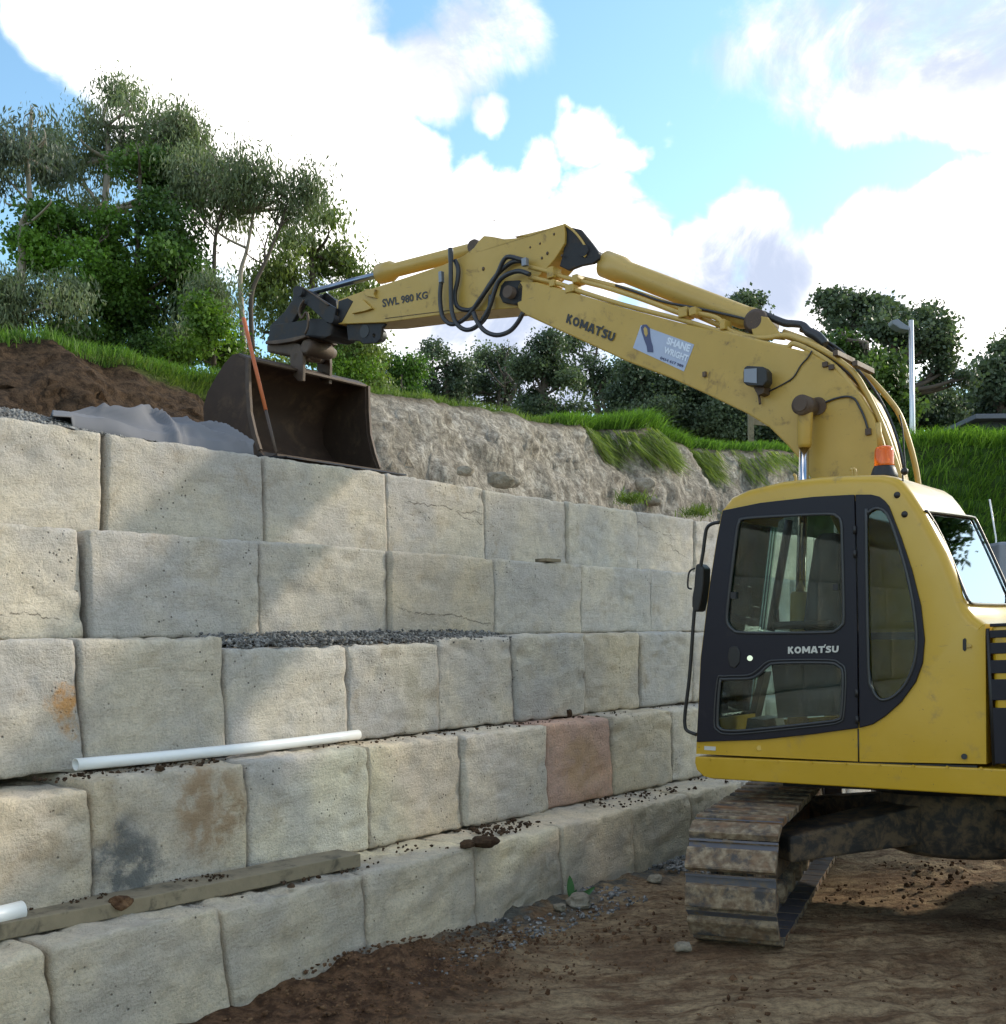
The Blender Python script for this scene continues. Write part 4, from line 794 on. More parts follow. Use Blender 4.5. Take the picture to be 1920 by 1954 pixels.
tree('dense dark green leafy tree in the middle of the left group', 22.5, [(262, 655), (258, 560), (262, 440), (265, 330)],
     [(262, 290, 34, 40), (290, 320, 34, 44), (245, 345, 44, 40), (300, 375, 42, 46), (255, 410, 56, 50), (310, 440, 48, 44), (225, 470, 52, 46), (285, 500, 60, 46), (340, 500, 44, 46), (355, 545, 42, 44), (300, 560, 60, 46), (240, 545, 56, 50), (350, 600, 44, 40), (290, 620, 56, 36), (220, 605, 50, 40)],
     *DG, dens=1.5, lsz=.10, asp=.32, droop=.4, clr=.17, tr=.09, per=80)
tree('round dark green tree with brighter tips, left of the dense one', 22, [(180, 655), (175, 560), (180, 480)],
     [(205, 445, 40, 40), (165, 480, 46, 40), (215, 495, 38, 36), (170, 535, 50, 44), (220, 560, 46, 40), (175, 590, 54, 44), (150, 440, 40, 32), (110, 440, 44, 40), (75, 470, 50, 44), (120, 500, 50, 44), (60, 420, 34, 28), (110, 400, 34, 26), (40, 480, 38, 30)],
     (.026, .062, .014), (.14, .27, .032), dens=1.4, lsz=.10, asp=.32, droop=.4, clr=.17, tr=.07, per=80)
tree('low grey green gum shrub at the lower left', 20.5, [(20, 655), (14, 600), (20, 540)], [(40, 520, 44, 36), (80, 535, 42, 38), (30, 560, 46, 40), (95, 575, 46, 42), (130, 560, 26, 34), (125, 610, 34, 32), (50, 610, 50, 34), (0, 600, 40, 44), (-30, 560, 40, 60)], *GG, dens=.9, tr=.07, **EUC)
tree('open crowned gum tree with thin bare stems, right of the dense tree', 23, [(462, 680), (458, 600), (455, 520), (468, 470), (480, 400)],
     [(385, 290, 34, 30), (420, 305, 40, 34), (470, 315, 42, 34), (410, 345, 44, 34), (455, 360, 44, 38), (505, 345, 40, 36), (545, 350, 36, 34), (570, 345, 24, 40), (560, 385, 30, 24), (480, 395, 44, 28), (430, 395, 34, 24), (360, 320, 30, 36), (350, 370, 30, 36), (375, 400, 28, 24), (530, 390, 30, 22)], *GG, dens=.62, tr=.07, limbs=60, **EUC)
for (lab, pts) in (('thin bare pale stem left of the open crowned gum', [(402, 610), (405, 520), (408, 450), (420, 400), (440, 360)]), ('second thin bare stem rising right of the open crowned gum', [(478, 660), (476, 560), (500, 500), (530, 430), (545, 380)])):
    R_ = empty('sapling', at(*D(*pts[0]), 22.8), label=lab, cat='tree'); m = MB(); P_ = [at(*D(*p), 22.8) for p in pts]; m.tube(P_, list(np.linspace(.055, .018, len(P_))), 7)
    for k in range(9):
        a_ = P_[2 + k % (len(P_) - 2)]; e = a_ + V(random.uniform(-.7, .7), random.uniform(-.3, .3), random.uniform(.5, 1.3)); m.tube([a_, a_.lerp(e, .5) + V(random.uniform(-.15, .15), 0, -.1), e], [.02, .013, .005], 5)
    m.build('trunk', bark_dark, R_)
    crown('crown', [(P_[-1], (.55, .5, .35)), (P_[-2] + V(.3, 0, .3), (.45, .4, .3))], R_, 26, 50, .18, .15, .1, 1.0, *GG, hang=.25)
tree('olive green conical tree behind the bucket arm', 26, [(590, 690), (592, 600), (590, 480)],
     [(592, 410, 28, 34), (575, 440, 40, 36), (620, 450, 36, 40), (560, 480, 44, 40), (610, 490, 52, 44), (650, 500, 36, 44), (545, 520, 40, 36), (600, 540, 54, 44), (655, 545, 36, 44), (525, 560, 40, 36), (590, 590, 56, 44), (510, 590, 34, 34), (640, 600, 44, 44), (550, 640, 54, 40), (500, 630, 34, 30), (600, 650, 54, 36)],
     *OG, dens=1.15, lsz=.13, asp=.20, droop=.9, clr=.22, tr=.14, per=80)
tree('bright green bush at the right foot of the left group', 20.5, [(405, 690), (402, 640)], [(402, 600, 28, 30), (390, 635, 32, 30), (412, 660, 30, 30), (400, 690, 34, 24), (380, 668, 26, 22)], *YG, dens=1.6, lsz=.085, asp=.32, droop=.4, clr=.13, tr=.05, per=70, cat='bush', name='bush')
tree('small green bush beside the crest below the dense tree', 20.8, [(322, 690), (320, 650)], [(318, 640, 20, 22), (325, 665, 26, 22)], *YG, dens=1.6, lsz=.08, asp=.3, droop=.4, clr=.12, tr=.04, per=60, cat='bush', name='bush')
tree('mid green shrub hiding the trunks behind the bright bush', 21.5, [(400, 690), (395, 600)], [(400, 545, 30, 26), (375, 570, 34, 30), (410, 580, 26, 30), (365, 610, 40, 30), (330, 630, 40, 30)], *GG, dens=1.0, tr=.05, **{**EUC, 'hang': .2}, cat='bush', name='bush')
for (lab, Z, bb, cc) in (('leafy green shrub just right of the hitch behind the bucket', 25, [(640, 660, 34, 40), (655, 700, 38, 36), (625, 700, 30, 30), (650, 740, 44, 26)], YG), ('tallest leafy shrub right of the bucket', 25.5, [(700, 660, 26, 28), (705, 700, 34, 34), (690, 735, 40, 30), (730, 730, 30, 30), (715, 765, 40, 20)], OG), ('rounded darker shrub at the right end of the shrubs', 26.5, [(760, 710, 30, 28), (745, 740, 34, 28), (780, 745, 26, 24), (760, 770, 40, 18)], DG)):
    tree(lab, Z, [(bb[0][0], bb[-1][1] + 30), (bb[0][0], bb[0][1])], bb, (cc[0][0] * 1.3, cc[0][1] * 1.3, cc[0][2] * 1.3), cc[1], dens=1.3, lsz=.10, asp=.28, droop=.5, clr=.17, tr=.05, per=80, cat='bush', name='bush')

# far trees behind the bank
FAR = ((.048, .072, .048), (.13, .165, .095)); FARB = ((.030, .050, .022), (.095, .135, .045))
FP = dict(lsz=.14, asp=.40, droop=.2, clr=.28, per=100, depth=.8, limbs=34)
def umbrella(label, Z, x, base, tops, dens=.8, tr=.22, c=FAR, trunks=None, **kw):
    k = {**FP, **kw}; return tree(label, Z, trunks or [(x, base), (x + 4, (base + tops[0][1]) / 2), (x, tops[0][1] + 10)], tops, *c, dens=dens * .42, tr=tr, bark=bark_dark, flat=1.05, **k)
umbrella('lone flat topped far tree left of the gap in the tree line', 52, 843, 830, [(838, 682, 34, 20), (862, 698, 28, 18), (808, 700, 24, 16), (840, 725, 36, 18), (815, 745, 22, 14), (868, 745, 26, 16), (840, 765, 20, 12)], dens=.75)
umbrella('far umbrella tree with spreading limbs above the bank', 54, 955, 830, [(955, 660, 30, 18), (925, 684, 36, 20), (965, 695, 36, 20), (905, 715, 24, 18), (885, 735, 28, 16), (935, 735, 30, 16), (985, 725, 30, 22), (900, 760, 34, 16), (960, 770, 24, 12), (880, 775, 20, 14)], dens=.7)
umbrella('broad dark far tree in the middle of the tree line', 50, 1025, 840, [(1020, 655, 34, 18), (1005, 686, 36, 22), (1045, 690, 34, 24), (1010, 730, 40, 26), (1060, 730, 34, 26), (1020, 770, 52, 26), (1070, 780, 46, 24), (1030, 800, 60, 22)], dens=1.3)
umbrella('far tree with light showing through its slim trunks', 56, 1130, 840, [(1085, 664, 34, 18), (1130, 655, 36, 18), (1115, 700, 34, 18), (1155, 695, 34, 22), (1085, 720, 26, 16), (1150, 740, 30, 14), (1175, 770, 30, 20), (1110, 765, 18, 10)], dens=.62, trunks=[(1128, 850), (1132, 780), (1120, 720), (1125, 680)])
TL_ = ['slim dark trunk leftmost of the bright gap under the boom', 'slim dark trunk in the middle of the bright gap under the boom', 'slim dark trunk at the right side of the bright gap under the boom', 'slim trunk beside the umbrella tree, on its right', 'slim trunk beside the umbrella tree, on its left', 'slim trunk under the lone flat topped far tree', 'slim trunk close to the stem of the umbrella tree']
for j, (x, z_) in enumerate(((1100, 56.5), (1148, 55.5), (1160, 57), (980, 55), (935, 53.5), (820, 53), (965, 52.5))):
    m = MB(); pts = [at(*D(x, 840), z_), at(*D(x + random.uniform(-8, 8), 780), z_), at(*D(x + random.uniform(-16, 16), 735), z_), at(*D(x + random.uniform(-25, 25), 700), z_)]
    T_ = empty('slim_tree', pts[0], label=TL_[j], cat='tree', group='bare slim trunks in the far tree line'); m.tube(pts, [.14, .11, .08, .05], 7)
    for k in range(7):
        a_ = pts[1].lerp(pts[3], random.random()); e = a_ + V(random.uniform(-1.3, 1.3), random.uniform(-.5, .5), random.uniform(.4, 1.6)); m.tube([a_, a_.lerp(e, .5) + V(0, 0, -.1), e], [.05, .035, .015], 5)
    m.build('trunk', bark_dark, T_)
for j, (x, y, r) in enumerate(((1215, 720, 50), (1260, 735, 52), (1320, 750, 58), (1385, 745, 60), (1450, 760, 60), (1520, 770, 58), (1590, 770, 55))):
    labs = ['dark far tree where the boom underside meets the tree line', 'dark far tree second along under the boom', 'dark far tree third along under the boom', 'dark far tree behind the timber fence post', 'dark far tree right of the timber fence post', 'dark far tree half hidden by the curve of the boom', 'dark far tree hidden mostly behind the bend of the boom']
    umbrella(labs[j], 46 + j % 3, x, 860, [(x, y - 10, r * .8, 30), (x - 24, y + 25, r * .8, 34), (x + 24, y + 25, r * .8, 34), (x, y + 60, r, 34), (x - 20, y + 85, r * .9, 24), (x + 20, y + 90, r * .9, 24)], dens=1.1)
umbrella('crown of a distant tree just above the boom', 60, 1408, 700, [(1410, 572, 16, 12), (1396, 582, 16, 12), (1428, 580, 16, 14), (1410, 600, 34, 16), (1400, 640, 40, 26)], dens=1.0, lsz=.2, clr=.3)
umbrella('flat topped far tree left of the street lamp', 40, 1640, 880, [(1600, 575, 38, 16), (1565, 590, 26, 14), (1635, 585, 30, 16), (1660, 605, 34, 18), (1560, 615, 18, 12), (1590, 620, 26, 12), (1575, 600, 24, 14), (1640, 620, 26, 14)], dens=.85, lsz=.18, clr=.26, trunks=[(1640, 880), (1640, 760), (1625, 680), (1615, 620)])
umbrella('largest spreading far tree right behind the street lamp', 38, 1700, 880, [(1700, 605, 34, 16), (1740, 600, 34, 16), (1770, 620, 32, 18), (1665, 625, 26, 14), (1720, 635, 40, 18), (1790, 645, 26, 20), (1760, 655, 38, 16), (1700, 670, 40, 16), (1745, 685, 40, 16), (1675, 695, 30, 14), (1800, 695, 34, 16), (1825, 710, 22, 14), (1770, 705, 26, 12), (1805, 728, 30, 12), (1720, 725, 26, 12), (1700, 735, 20, 12)],
         dens=1.0, lsz=.16, clr=.24, tr=.24, trunks=[(1695, 880), (1698, 800), (1705, 740), (1712, 680), (1730, 630)], limbs=60)
umbrella('olive green rounded tree directly behind the boom bend', 36, 1640, 900, [(1600, 640, 34, 24), (1635, 660, 34, 28), (1600, 680, 40, 30), (1650, 700, 36, 32), (1620, 730, 50, 36), (1675, 750, 34, 34), (1650, 790, 50, 36), (1690, 800, 34, 30)], dens=1.2, lsz=.16, clr=.24, c=((.035, .07, .018), (.12, .18, .045)))
for j, (x, y, lab) in enumerate(((1735, 770, 'dark far tree at the foot of the street lamp'), (1790, 775, 'dark far tree second right of the street lamp'), (1845, 765, 'dark far tree above the shed'))):
    umbrella(lab, 48 + j, x, 900, [(x, y - 22, 36, 22), (x - 24, y + 10, 40, 28), (x + 24, y + 10, 40, 28), (x, y + 50, 50, 34), (x, y + 90, 50, 30)], dens=1.05)
umbrella('tall far tree cut by the right edge of the picture', 44, 1890, 880, [(1885, 680, 20, 18), (1905, 670, 24, 20), (1875, 705, 28, 18), (1905, 710, 30, 22), (1860, 730, 24, 14), (1895, 745, 36, 18), (1880, 765, 40, 22), (1925, 740, 34, 40)], dens=.8, lsz=.2, clr=.28)
for (lab, Z, bb, cc) in (('low scrub at the crest below the tall gum trees', 21.6, [(150, 640, 44, 22), (190, 648, 44, 22), (110, 636, 40, 20), (230, 655, 40, 20)], DG), ('low scrub along the crest under the dense dark tree', 21.8, [(270, 665, 40, 20), (310, 675, 40, 20), (350, 685, 40, 22), (385, 700, 34, 20)], DG), ('dark scrub along the crest behind the marker stake', 22.5, [(440, 700, 34, 22), (480, 705, 36, 24), (520, 710, 40, 26), (470, 680, 24, 20)], OG)):
    tree(lab, Z, [(bb[0][0], bb[0][1] + 30), (bb[0][0], bb[0][1])], bb, *cc, dens=1.6, lsz=.09, asp=.3, droop=.4, clr=.15, tr=.03, per=70, cat='bush', name='bush')
# tree standing to the right of the machine, out of frame: only its reflection shows in the rear glass
RT = tree('broad tree standing well to the right, seen only mirrored in the rear glass', 17, [(2900, 1210), (2900, 1050), (2880, 800), (2850, 420)], [(2820, 520, 190, 130), (2680, 540, 150, 100), (2950, 560, 150, 100), (2760, 260, 150, 110), (2900, 280, 140, 110), (2600, 300, 90, 80), (2870, 980, 90, 50), (2750, 1010, 90, 50)], *DG, dens=.8, lsz=.16, asp=.3, droop=.3, clr=.3, per=60, tr=.22)
# ------------------------------------------------------------------ excavator
AL, PT_ = R(38), R(1.8)
_h = V(-math.cos(AL), math.sin(AL), 0); ML = V(-math.sin(AL), -math.cos(AL), 0)
MF = _h * math.cos(PT_) - V(0, 0, math.sin(PT_)); MU = _h * math.sin(PT_) + V(0, 0, math.cos(PT_))
MO = at(*D(1320, 1435), 7.17) - MF * 1.2 - ML * 1.22 - MU * .98      # slew axis at ground height
def M(a, l, z): return MO + MF * a + ML * l + MU * z
def hp(pt, l): return hit(pt[0], pt[1], MO + ML * l, ML)              # picture point on the machine's plane at lateral l
def mc(w): q = w - MO; return q.dot(MF), q.dot(ML), q.dot(MU)
def side(K, pts, l): return [hp(K(x, y), l) for x, y in pts]
EX = empty('excavator', V(MO.x, MO.y, 0), label='yellow tracked excavator reaching its boom and bucket over the top of the stone wall', cat='excavator')

frame_m = simple('muddy_blue_black_frame', (.040, .036, .034), .65, 0, .3, 12, .3, (.15, .105, .065), 11, .40, .62, spec=.3)
# tracks ---------------------------------------------------------------
TD = V(.382, .924, 0).normalized(); TR = V(TD.y, -TD.x, 0); TC = V(MO.x, MO.y, 0)
def shoe_mesh():
    m = MB(); w, ln = .245, .090
    # profile along the travel direction: plate with three grousers, hooked edges
    pr = [(-ln, .0), (-ln, .036), (-ln + .010, .041), (-.02, .037), (.022, .039), (.034, .034), (.037, .004), (ln - .016, .003), (ln - .013, .017), (ln, .017), (ln, -.004), (-ln + .01, -.006)]
    front = [V(x, -w, z) for x, z in pr]; m.prism(front, V(0, 2 * w, 0))
    for y in (-.10, .10): m.box(V(0, y, -.045), V(ln * .95, 0, 0), V(0, .014, 0), V(0, 0, .038))     # link lugs
    for y in (-.14, -.05, .05, .14): m.cyl(V(-.03, y, .012), V(-.03, y, .022), .011, n=6)
    return m.mesh('track_shoe')
SHOE = shoe_mesh(); SHOE.materials.append(mud_m); SHOE.materials.append(simple('dark_shoe_steel', (.085, .085, .10), .55, .2, .25, 12, .2, (.16, .12, .08), 12, .50, .66))
for f_ in SHOE.polygons:
    if f_.center.x > .03 and f_.normal.z > .5 or f_.center.z < -.002: f_.material_index = 1  # recess and underside faces get a darker steel colour in place of mud
def rail(side_):
    c = TC + TR * (1.13 * side_) - TD * .10; Rr = .315; zc = .375; hl = 1.36
    fr = MB()
    pr = [(-1.05, .27), (1.05, .27), (1.2, .33), (1.2, .44), (1.0, .54), (-1.0, .54), (-1.2, .44), (-1.2, .33)]
    fr.prism([c + TD * a - TR * .13 + V(0, 0, z) for a, z in pr], TR * .26)
    root = fr.build('crawler_frame', frame_m, EX, bevel=.02)
    for e in (-1, 1):
        q = c + TD * (hl * e) + V(0, 0, zc); m = MB(); m.steps(q - TR * .11, q + TR * .11, [(0, .10), (.02, .20), (.25, .22), (.3, .27), (.7, .27), (.75, .22), (.98, .20), (1, .10)], 28)
        if e < 0:
            for k in range(21):
                a = 2 * math.pi * k / 21; d = TD * math.cos(a) + V(0, 0, math.sin(a)); t_ = TD * -math.sin(a) + V(0, 0, math.cos(a)); m.box(q + d * .285, d * .03, t_ * .016, TR * .03)
        m.build('sprocket' if e < 0 else 'idler_wheel', mud_m, root)
    for k in range(7):
        q = c + TD * (-1.02 + .34 * k) + V(0, 0, .165); MB().steps(q - TR * .15, q + TR * .15, [(0, .05), (.05, .075), (.2, .075), (.22, .095), (.3, .095), (.32, .07), (.68, .07), (.7, .095), (.78, .095), (.8, .075), (.95, .075), (1, .05)], 16).build('track_roller', mud_m, root)
    per = 4 * hl + 2 * math.pi * Rr; n = round(per / .190); first = None
    for k in range(n):
        u = (k + .35) / n * per
        if u < 2 * hl: p = TD * (-hl + u) + V(0, 0, zc + Rr - .012 * math.sin(math.pi * u / (2 * hl))); nn = V(0, 0, 1); t = TD
        elif u < 2 * hl + math.pi * Rr: a = (u - 2 * hl) / Rr; nn = V(0, 0, math.cos(a)) + TD * math.sin(a); p = TD * hl + V(0, 0, zc) + nn * Rr; t = TD * math.cos(a) - V(0, 0, math.sin(a))
        elif u < 4 * hl + math.pi * Rr: p = TD * (hl - (u - 2 * hl - math.pi * Rr)) + V(0, 0, zc - Rr); nn = V(0, 0, -1); t = -TD
        else: a = (u - 4 * hl - math.pi * Rr) / Rr; nn = V(0, 0, -math.cos(a)) - TD * math.sin(a); p = -TD * hl + V(0, 0, zc) + nn * Rr; t = -TD * math.cos(a) + V(0, 0, math.sin(a))
        y = nn.cross(t); o = bpy.data.objects.new('track_shoe', SHOE); COL.objects.link(o); o.parent = root
        q = c + p + V(random.uniform(-.003, .003), 0, 0)
        m4 = Matrix((t, y, nn)).transposed().to_4x4(); m4.translation = q - WPOS[root.name]; o.matrix_local = m4
    return root
# root of crawler frames is placed at its centre, so children need that centre
def _place_root_fix(): pass
rail(-1); rail(1)
c = TC; m = MB(); hub = [c + V(0, 0, .60)]
for sx in (-1, 1):
    for sy in (-1, 1):
        e = c + TR * (1.02 * sx) + TD * (.80 * sy - .1) + V(0, 0, .47); b = c + TR * (.30 * sx) + TD * (.30 * sy) + V(0, 0, .58); d = (e - b); w = V(0, 0, 1).cross(d).normalized() * .16
        m.add([b - w + V(0, 0, .10), b + w + V(0, 0, .10), b + w - V(0, 0, .14), b - w - V(0, 0, .14), e - w + V(0, 0, .08), e + w + V(0, 0, .08), e + w - V(0, 0, .08), e - w - V(0, 0, .08)], [(0, 1, 2, 3), (7, 6, 5, 4), (0, 4, 5, 1), (1, 5, 6, 2), (2, 6, 7, 3), (3, 7, 4, 0)])
m.build('car_body_leg', frame_m, EX, bevel=.02)
MB().steps(c + V(0, 0, .36), c + V(0, 0, .76), [(0, .42), (.1, .48), (.8, .48), (1, .46)], 32).build('car_body', frame_m, EX)
MB().steps(M(0, 0, .72), M(0, 0, .86), [(0, .56), (.5, .56), (.5, .60), (1, .60)], 40).build('slew_ring', steel_dark, EX)

# upper structure --------------------------------------------------------
front = [(137, 1655), (134, 1690), (146, 1730), (180, 1765), (240, 1780), (1879, 1880)]
a_, _, zt = mc(hp(K4(137, 1655), 1.24)); prof = [mc(p)[::2] for p in side(K4, front, 1.24)]
prof = prof + [(-1.0, .815), (-1.75, .815), (-1.86, .90), (-1.86, .972), (-.6, .972)]
m = MB(); m.prism([M(a, 1.24, z) for a, z in prof], ML * -2.48); SK = m.build('deck_skirt', yellow, EX, bevel=.045, seg=4)
MB().box(M(-.35, 0, .815), MF * 1.15, ML * .85, MU * .035).build('belly_plate', steel_dark, EX)
# cab shell
prof_px = [(143, 1640), (146, 1560), (168, 1100), (217, 700), (256, 450), (290, 275), (303, 235), (333, 198), (430, 155), (620, 110), (830, 85), (1000, 75), (1180, 72), (1250, 84), (1298, 117), (1345, 175), (1412, 276), (1475, 394), (1538, 511), (1615, 702), (1659, 822), (1700, 872), (1750, 905), (1763, 912), (1768, 1697), (1055, 1683)]
def bm_prism(pts, vec, bevel=0, cond=None, seg=4):
    bm = bmesh.new(); v0 = [bm.verts.new(p) for p in pts]; v1 = [bm.verts.new(Vector(p) + vec) for p in pts]; n = len(pts)
    bm.faces.new(v0); bm.faces.new(list(reversed(v1))); e = []
    for i in range(n): bm.faces.new((v0[i], v0[(i + 1) % n], v1[(i + 1) % n], v1[i]))
    if bevel:
        bm.edges.ensure_lookup_table(); sel = []
        for vv in (v0, v1):
            for i in range(n):
                if cond is None or (cond(i) and cond((i + 1) % n)):
                    ed = bm.edges.get((vv[i], vv[(i + 1) % n])); sel.append(ed)
        bmesh.ops.bevel(bm, geom=sel, offset=bevel, segments=seg, affect='EDGES', profile=.5, clamp_overlap=True)
    bmesh.ops.recalc_face_normals(bm, faces=bm.faces); me = bpy.data.meshes.new('tmp'); bm.to_mesh(me); bm.free(); return me
def boolean(base, cutters, name):
    ob = bpy.data.objects.new('tmp_base', base); COL.objects.link(ob); cs = []
    for k, cme in enumerate(cutters):
        co = bpy.data.objects.new('tmp_cut', cme); COL.objects.link(co); cs.append(co); md = ob.modifiers.new('b', 'BOOLEAN'); md.operation = 'DIFFERENCE'; md.solver = 'EXACT'; md.object = co
    dg = bpy.context.evaluated_depsgraph_get(); me = bpy.data.meshes.new_from_object(ob.evaluated_get(dg)); me.name = name
    for o in [ob] + cs: bpy.data.objects.remove(o)
    return me
def rounded_shell(px, l0, width, r, cond, seg=4):
    P2 = [mc(hp(K4(x, y), l0))[::2] for x, y in px]; n = len(P2); ins = []
    ar = sum(P2[i][0] * P2[(i + 1) % n][1] - P2[(i + 1) % n][0] * P2[i][1] for i in range(n))
    for i in range(n):
        a, b = Vector(P2[i - 1]), Vector(P2[(i + 1) % n]); t = (b - a).normalized(); q = Vector((-t.y, t.x)) * (1 if ar > 0 else -1); ins.append(q if cond(i) else Vector((0, 0)))
    rings = []
    prof = [(r * (1 - math.sin(k * math.pi / 2 / seg)), r * (1 - math.cos(k * math.pi / 2 / seg))) for k in range(seg + 1)]
    for inset, dl in prof: rings.append([M(P2[i][0] + ins[i].x * inset, l0 - dl, P2[i][1] + ins[i].y * inset) for i in range(n)])
    for inset, dl in reversed(prof): rings.append([M(P2[i][0] + ins[i].x * inset, l0 - width + dl, P2[i][1] + ins[i].y * inset) for i in range(n)])
    bm = bmesh.new(); vv = [[bm.verts.new(p) for p in rg_] for rg_ in rings]
    for k in range(len(rings) - 1):
        for i in range(n): bm.faces.new((vv[k][i], vv[k][(i + 1) % n], vv[k + 1][(i + 1) % n], vv[k + 1][i]))
    bm.faces.new(vv[0]); bm.faces.new(list(reversed(vv[-1]))); bmesh.ops.recalc_face_normals(bm, faces=bm.faces)
    bmesh.ops.triangulate(bm, faces=[f for f in bm.faces if len(f.verts) > 4]); me = bpy.data.meshes.new('tmp'); bm.to_mesh(me); bm.free(); return me
base = rounded_shell(prof_px, 1.22, .97, .055, lambda i: 6 <= i <= 22)
cav = bm_prism(side(K4, [(185, 1600), (192, 1150), (245, 700), (325, 290), (450, 205), (1000, 125), (1225, 140), (1370, 330), (1480, 560), (1580, 800), (1610, 1600)], 1.185), ML * -.90)
opn = bm_prism(side(K4, [(300, 300), (1000, 215), (1110, 215), (1180, 260), (1230, 380), (1330, 660), (1385, 1000), (1340, 1230), (1180, 1400), (1050, 1462), (500, 1535), (178, 1550), (196, 1100), (243, 700)], 1.30), ML * -.2)
P0_, P1_ = hp(K4(1412, 276), 1.22), hp(K4(1615, 702), 1.22); rn = (P1_ - P0_).normalized().cross(ML).normalized()
if rn.dot(MF) > 0: rn = -rn
def rear(pts): return [hit(*K9(x, y), P0_, rn) for x, y in pts]
rg = [(392, 735), (820, 790), (862, 815), (885, 850), (1040, 1180), (1180, 1490), (1215, 1580), (1215, 1670), (1190, 1690), (850, 1682), (800, 1650), (765, 1600), (600, 1180), (470, 900), (380, 750)]
rwin = rear(rg); rcut = bm_prism([p + rn * .12 for p in rwin], rn * -.30)
fcut = bm_prism(side(K4, [(90, 1450), (230, 1450), (352, 330), (225, 330)], 1.12), ML * -.75)
farp = [(350, 315), (980, 250), (980, 1430), (240, 1480), (262, 1000)]
far = bm_prism(side(K4, farp, .45), ML * -.40)
cabme = boolean(base, [cav, opn, rcut, fcut, far], 'cab')
cabme.polygons.foreach_set('use_smooth', np.ones(len(cabme.polygons), bool))
CAB = place('cab', cabme, yellow, EX); 
try: cabme.set_sharp_from_angle(angle=R(34))
except Exception: pass
# dark door, quarter panel, seals, glass
DOOR = [(290, 276), (500, 233), (800, 199), (1000, 188), (1028, 187), (1036, 500), (1045, 1000), (1048, 1496), (800, 1530), (500, 1562), (144, 1574), (168, 1100), (217, 700), (256, 450)]
W1 = [(385, 345), (410, 322), (640, 306), (880, 296), (930, 308), (956, 345), (962, 500), (970, 870), (958, 920), (925, 948), (860, 960), (420, 962), (350, 945), (318, 905), (318, 830), (345, 600), (372, 390)]
W2 = [(275, 1240), (300, 1222), (440, 1218), (500, 1190), (545, 1148), (600, 1132), (880, 1130), (940, 1150), (965, 1195), (957, 1415), (932, 1450), (845, 1464), (450, 1506), (310, 1510), (270, 1492), (262, 1450)]
QP = [(1034, 187), (1120, 186), (1165, 197), (1195, 220), (1220, 250), (1290, 430), (1350, 610), (1400, 810), (1421, 1000), (1410, 1130), (1370, 1240), (1290, 1350), (1200, 1430), (1130, 1475), (1056, 1495), (1052, 1000), (1042, 500)]
QW = [(1095, 340), (1108, 290), (1150, 264), (1200, 282), (1235, 345), (1290, 510), (1335, 680), (1365, 850), (1378, 1000), (1365, 1130), (1320, 1240), (1260, 1310), (1200, 1338), (1160, 1326), (1128, 1270), (1108, 1150)]
def panel(name, pts, holes, mat, l, th, par, bevel=0, **kw):
    m = MB(); m.prism(side(K4, pts, l), ML * -th, [side(K4, h, l) for h in holes]); return m.build(name, mat, par, bevel, **kw)
def closed_tube(pts, r, name, mat, par, n=7):
    P = [Vector(p) for p in pts]; N = len(P); Q = []
    for i in range(N):
        p0, p1, p2, p3 = P[i - 1], P[i], P[(i + 1) % N], P[(i + 2) % N]
        for k in range(3): t = k / 3; Q.append(.5 * ((2 * p1) + (p2 - p0) * t + (2 * p0 - 5 * p1 + 4 * p2 - p3) * t * t + (3 * p1 - p0 - 3 * p2 + p3) * t ** 3))
    m = MB(); m.tube(Q + [Q[0]], r, n, False, False); return m.build(name, mat, par)
panel('door', DOOR, [W1, W2], navy, 1.236, .030, CAB, .004)
panel('quarter_panel', QP, [QW], navy, 1.236, .030, CAB, .004)
for h, nm in ((W1, 'window_seal'), (W2, 'window_seal'), (QW, 'window_seal')):
    closed_tube(side(K4, h, 1.237), .009, nm, gasket, CAB); panel('window_pane', h, [], glass, 1.224, .005, CAB)
closed_tube(side(K4, [(262, 1228), (300, 1205), (430, 1200), (485, 1172), (535, 1130), (600, 1115), (880, 1113), (945, 1132), (980, 1185), (970, 1420), (942, 1462), (850, 1480), (450, 1522), (310, 1528), (262, 1508), (244, 1460)], 1.238), .006, 'door_moulding', gasket, CAB)
closed_tube([p + rn * .004 for p in rwin], .008, 'window_seal', gasket, CAB)
m = MB(); m.prism([p - rn * .008 for p in rwin], rn * -.005); m.build('rear_window_pane', glass_r, CAB)
m = MB(); m.prism(side(K4, farp, .262), ML * -.005); m.build('window_pane', glass, CAB)
panel('windscreen', [(160, 1455), (168, 1455), (296, 325), (288, 325)], [], glass, 1.14, .80, CAB)
# bonnet trim strip above the grille, door hinges and handle, lock, small dots
for y in (385, 520, 1300, 1450): MB().cyl(hp(K4(1031 + (y - 385) * .012, y - 22), 1.243), hp(K4(1031 + (y - 385) * .012, y + 22), 1.243), .010, n=10).build('door_hinge', blackp, CAB)
panel('door_handle', [(325, 1050), (345, 1035), (375, 1040), (388, 1070), (385, 1130), (360, 1160), (330, 1150), (318, 1100)], [], blackp, 1.243, .02, CAB, .005)
MB().cyl(hp(K4(444, 1104), 1.232), hp(K4(444, 1104), 1.245), .017, n=16).build('door_lock', chrome, CAB)
MB().box(hp(K4(355, 752), 1.228), MF * .018, ML * .012, MU * .020).build('window_latch', blackp, CAB)
MB().box(hp(K4(928, 706), 1.228), MF * .014, ML * .012, MU * .018).build('window_latch', blackp, CAB)
panel('warning_label', [(188, 1596), (252, 1600), (252, 1622), (188, 1618)], [], letter_w, 1.2225, .002, CAB)
MB().cyl(hp(K4(497, 1607), 1.218), hp(K4(497, 1607), 1.224), .016, n=14).build('plug', yellow, CAB)
m = MB(); p = [K4(143, 1640), K4(1055, 1683)]
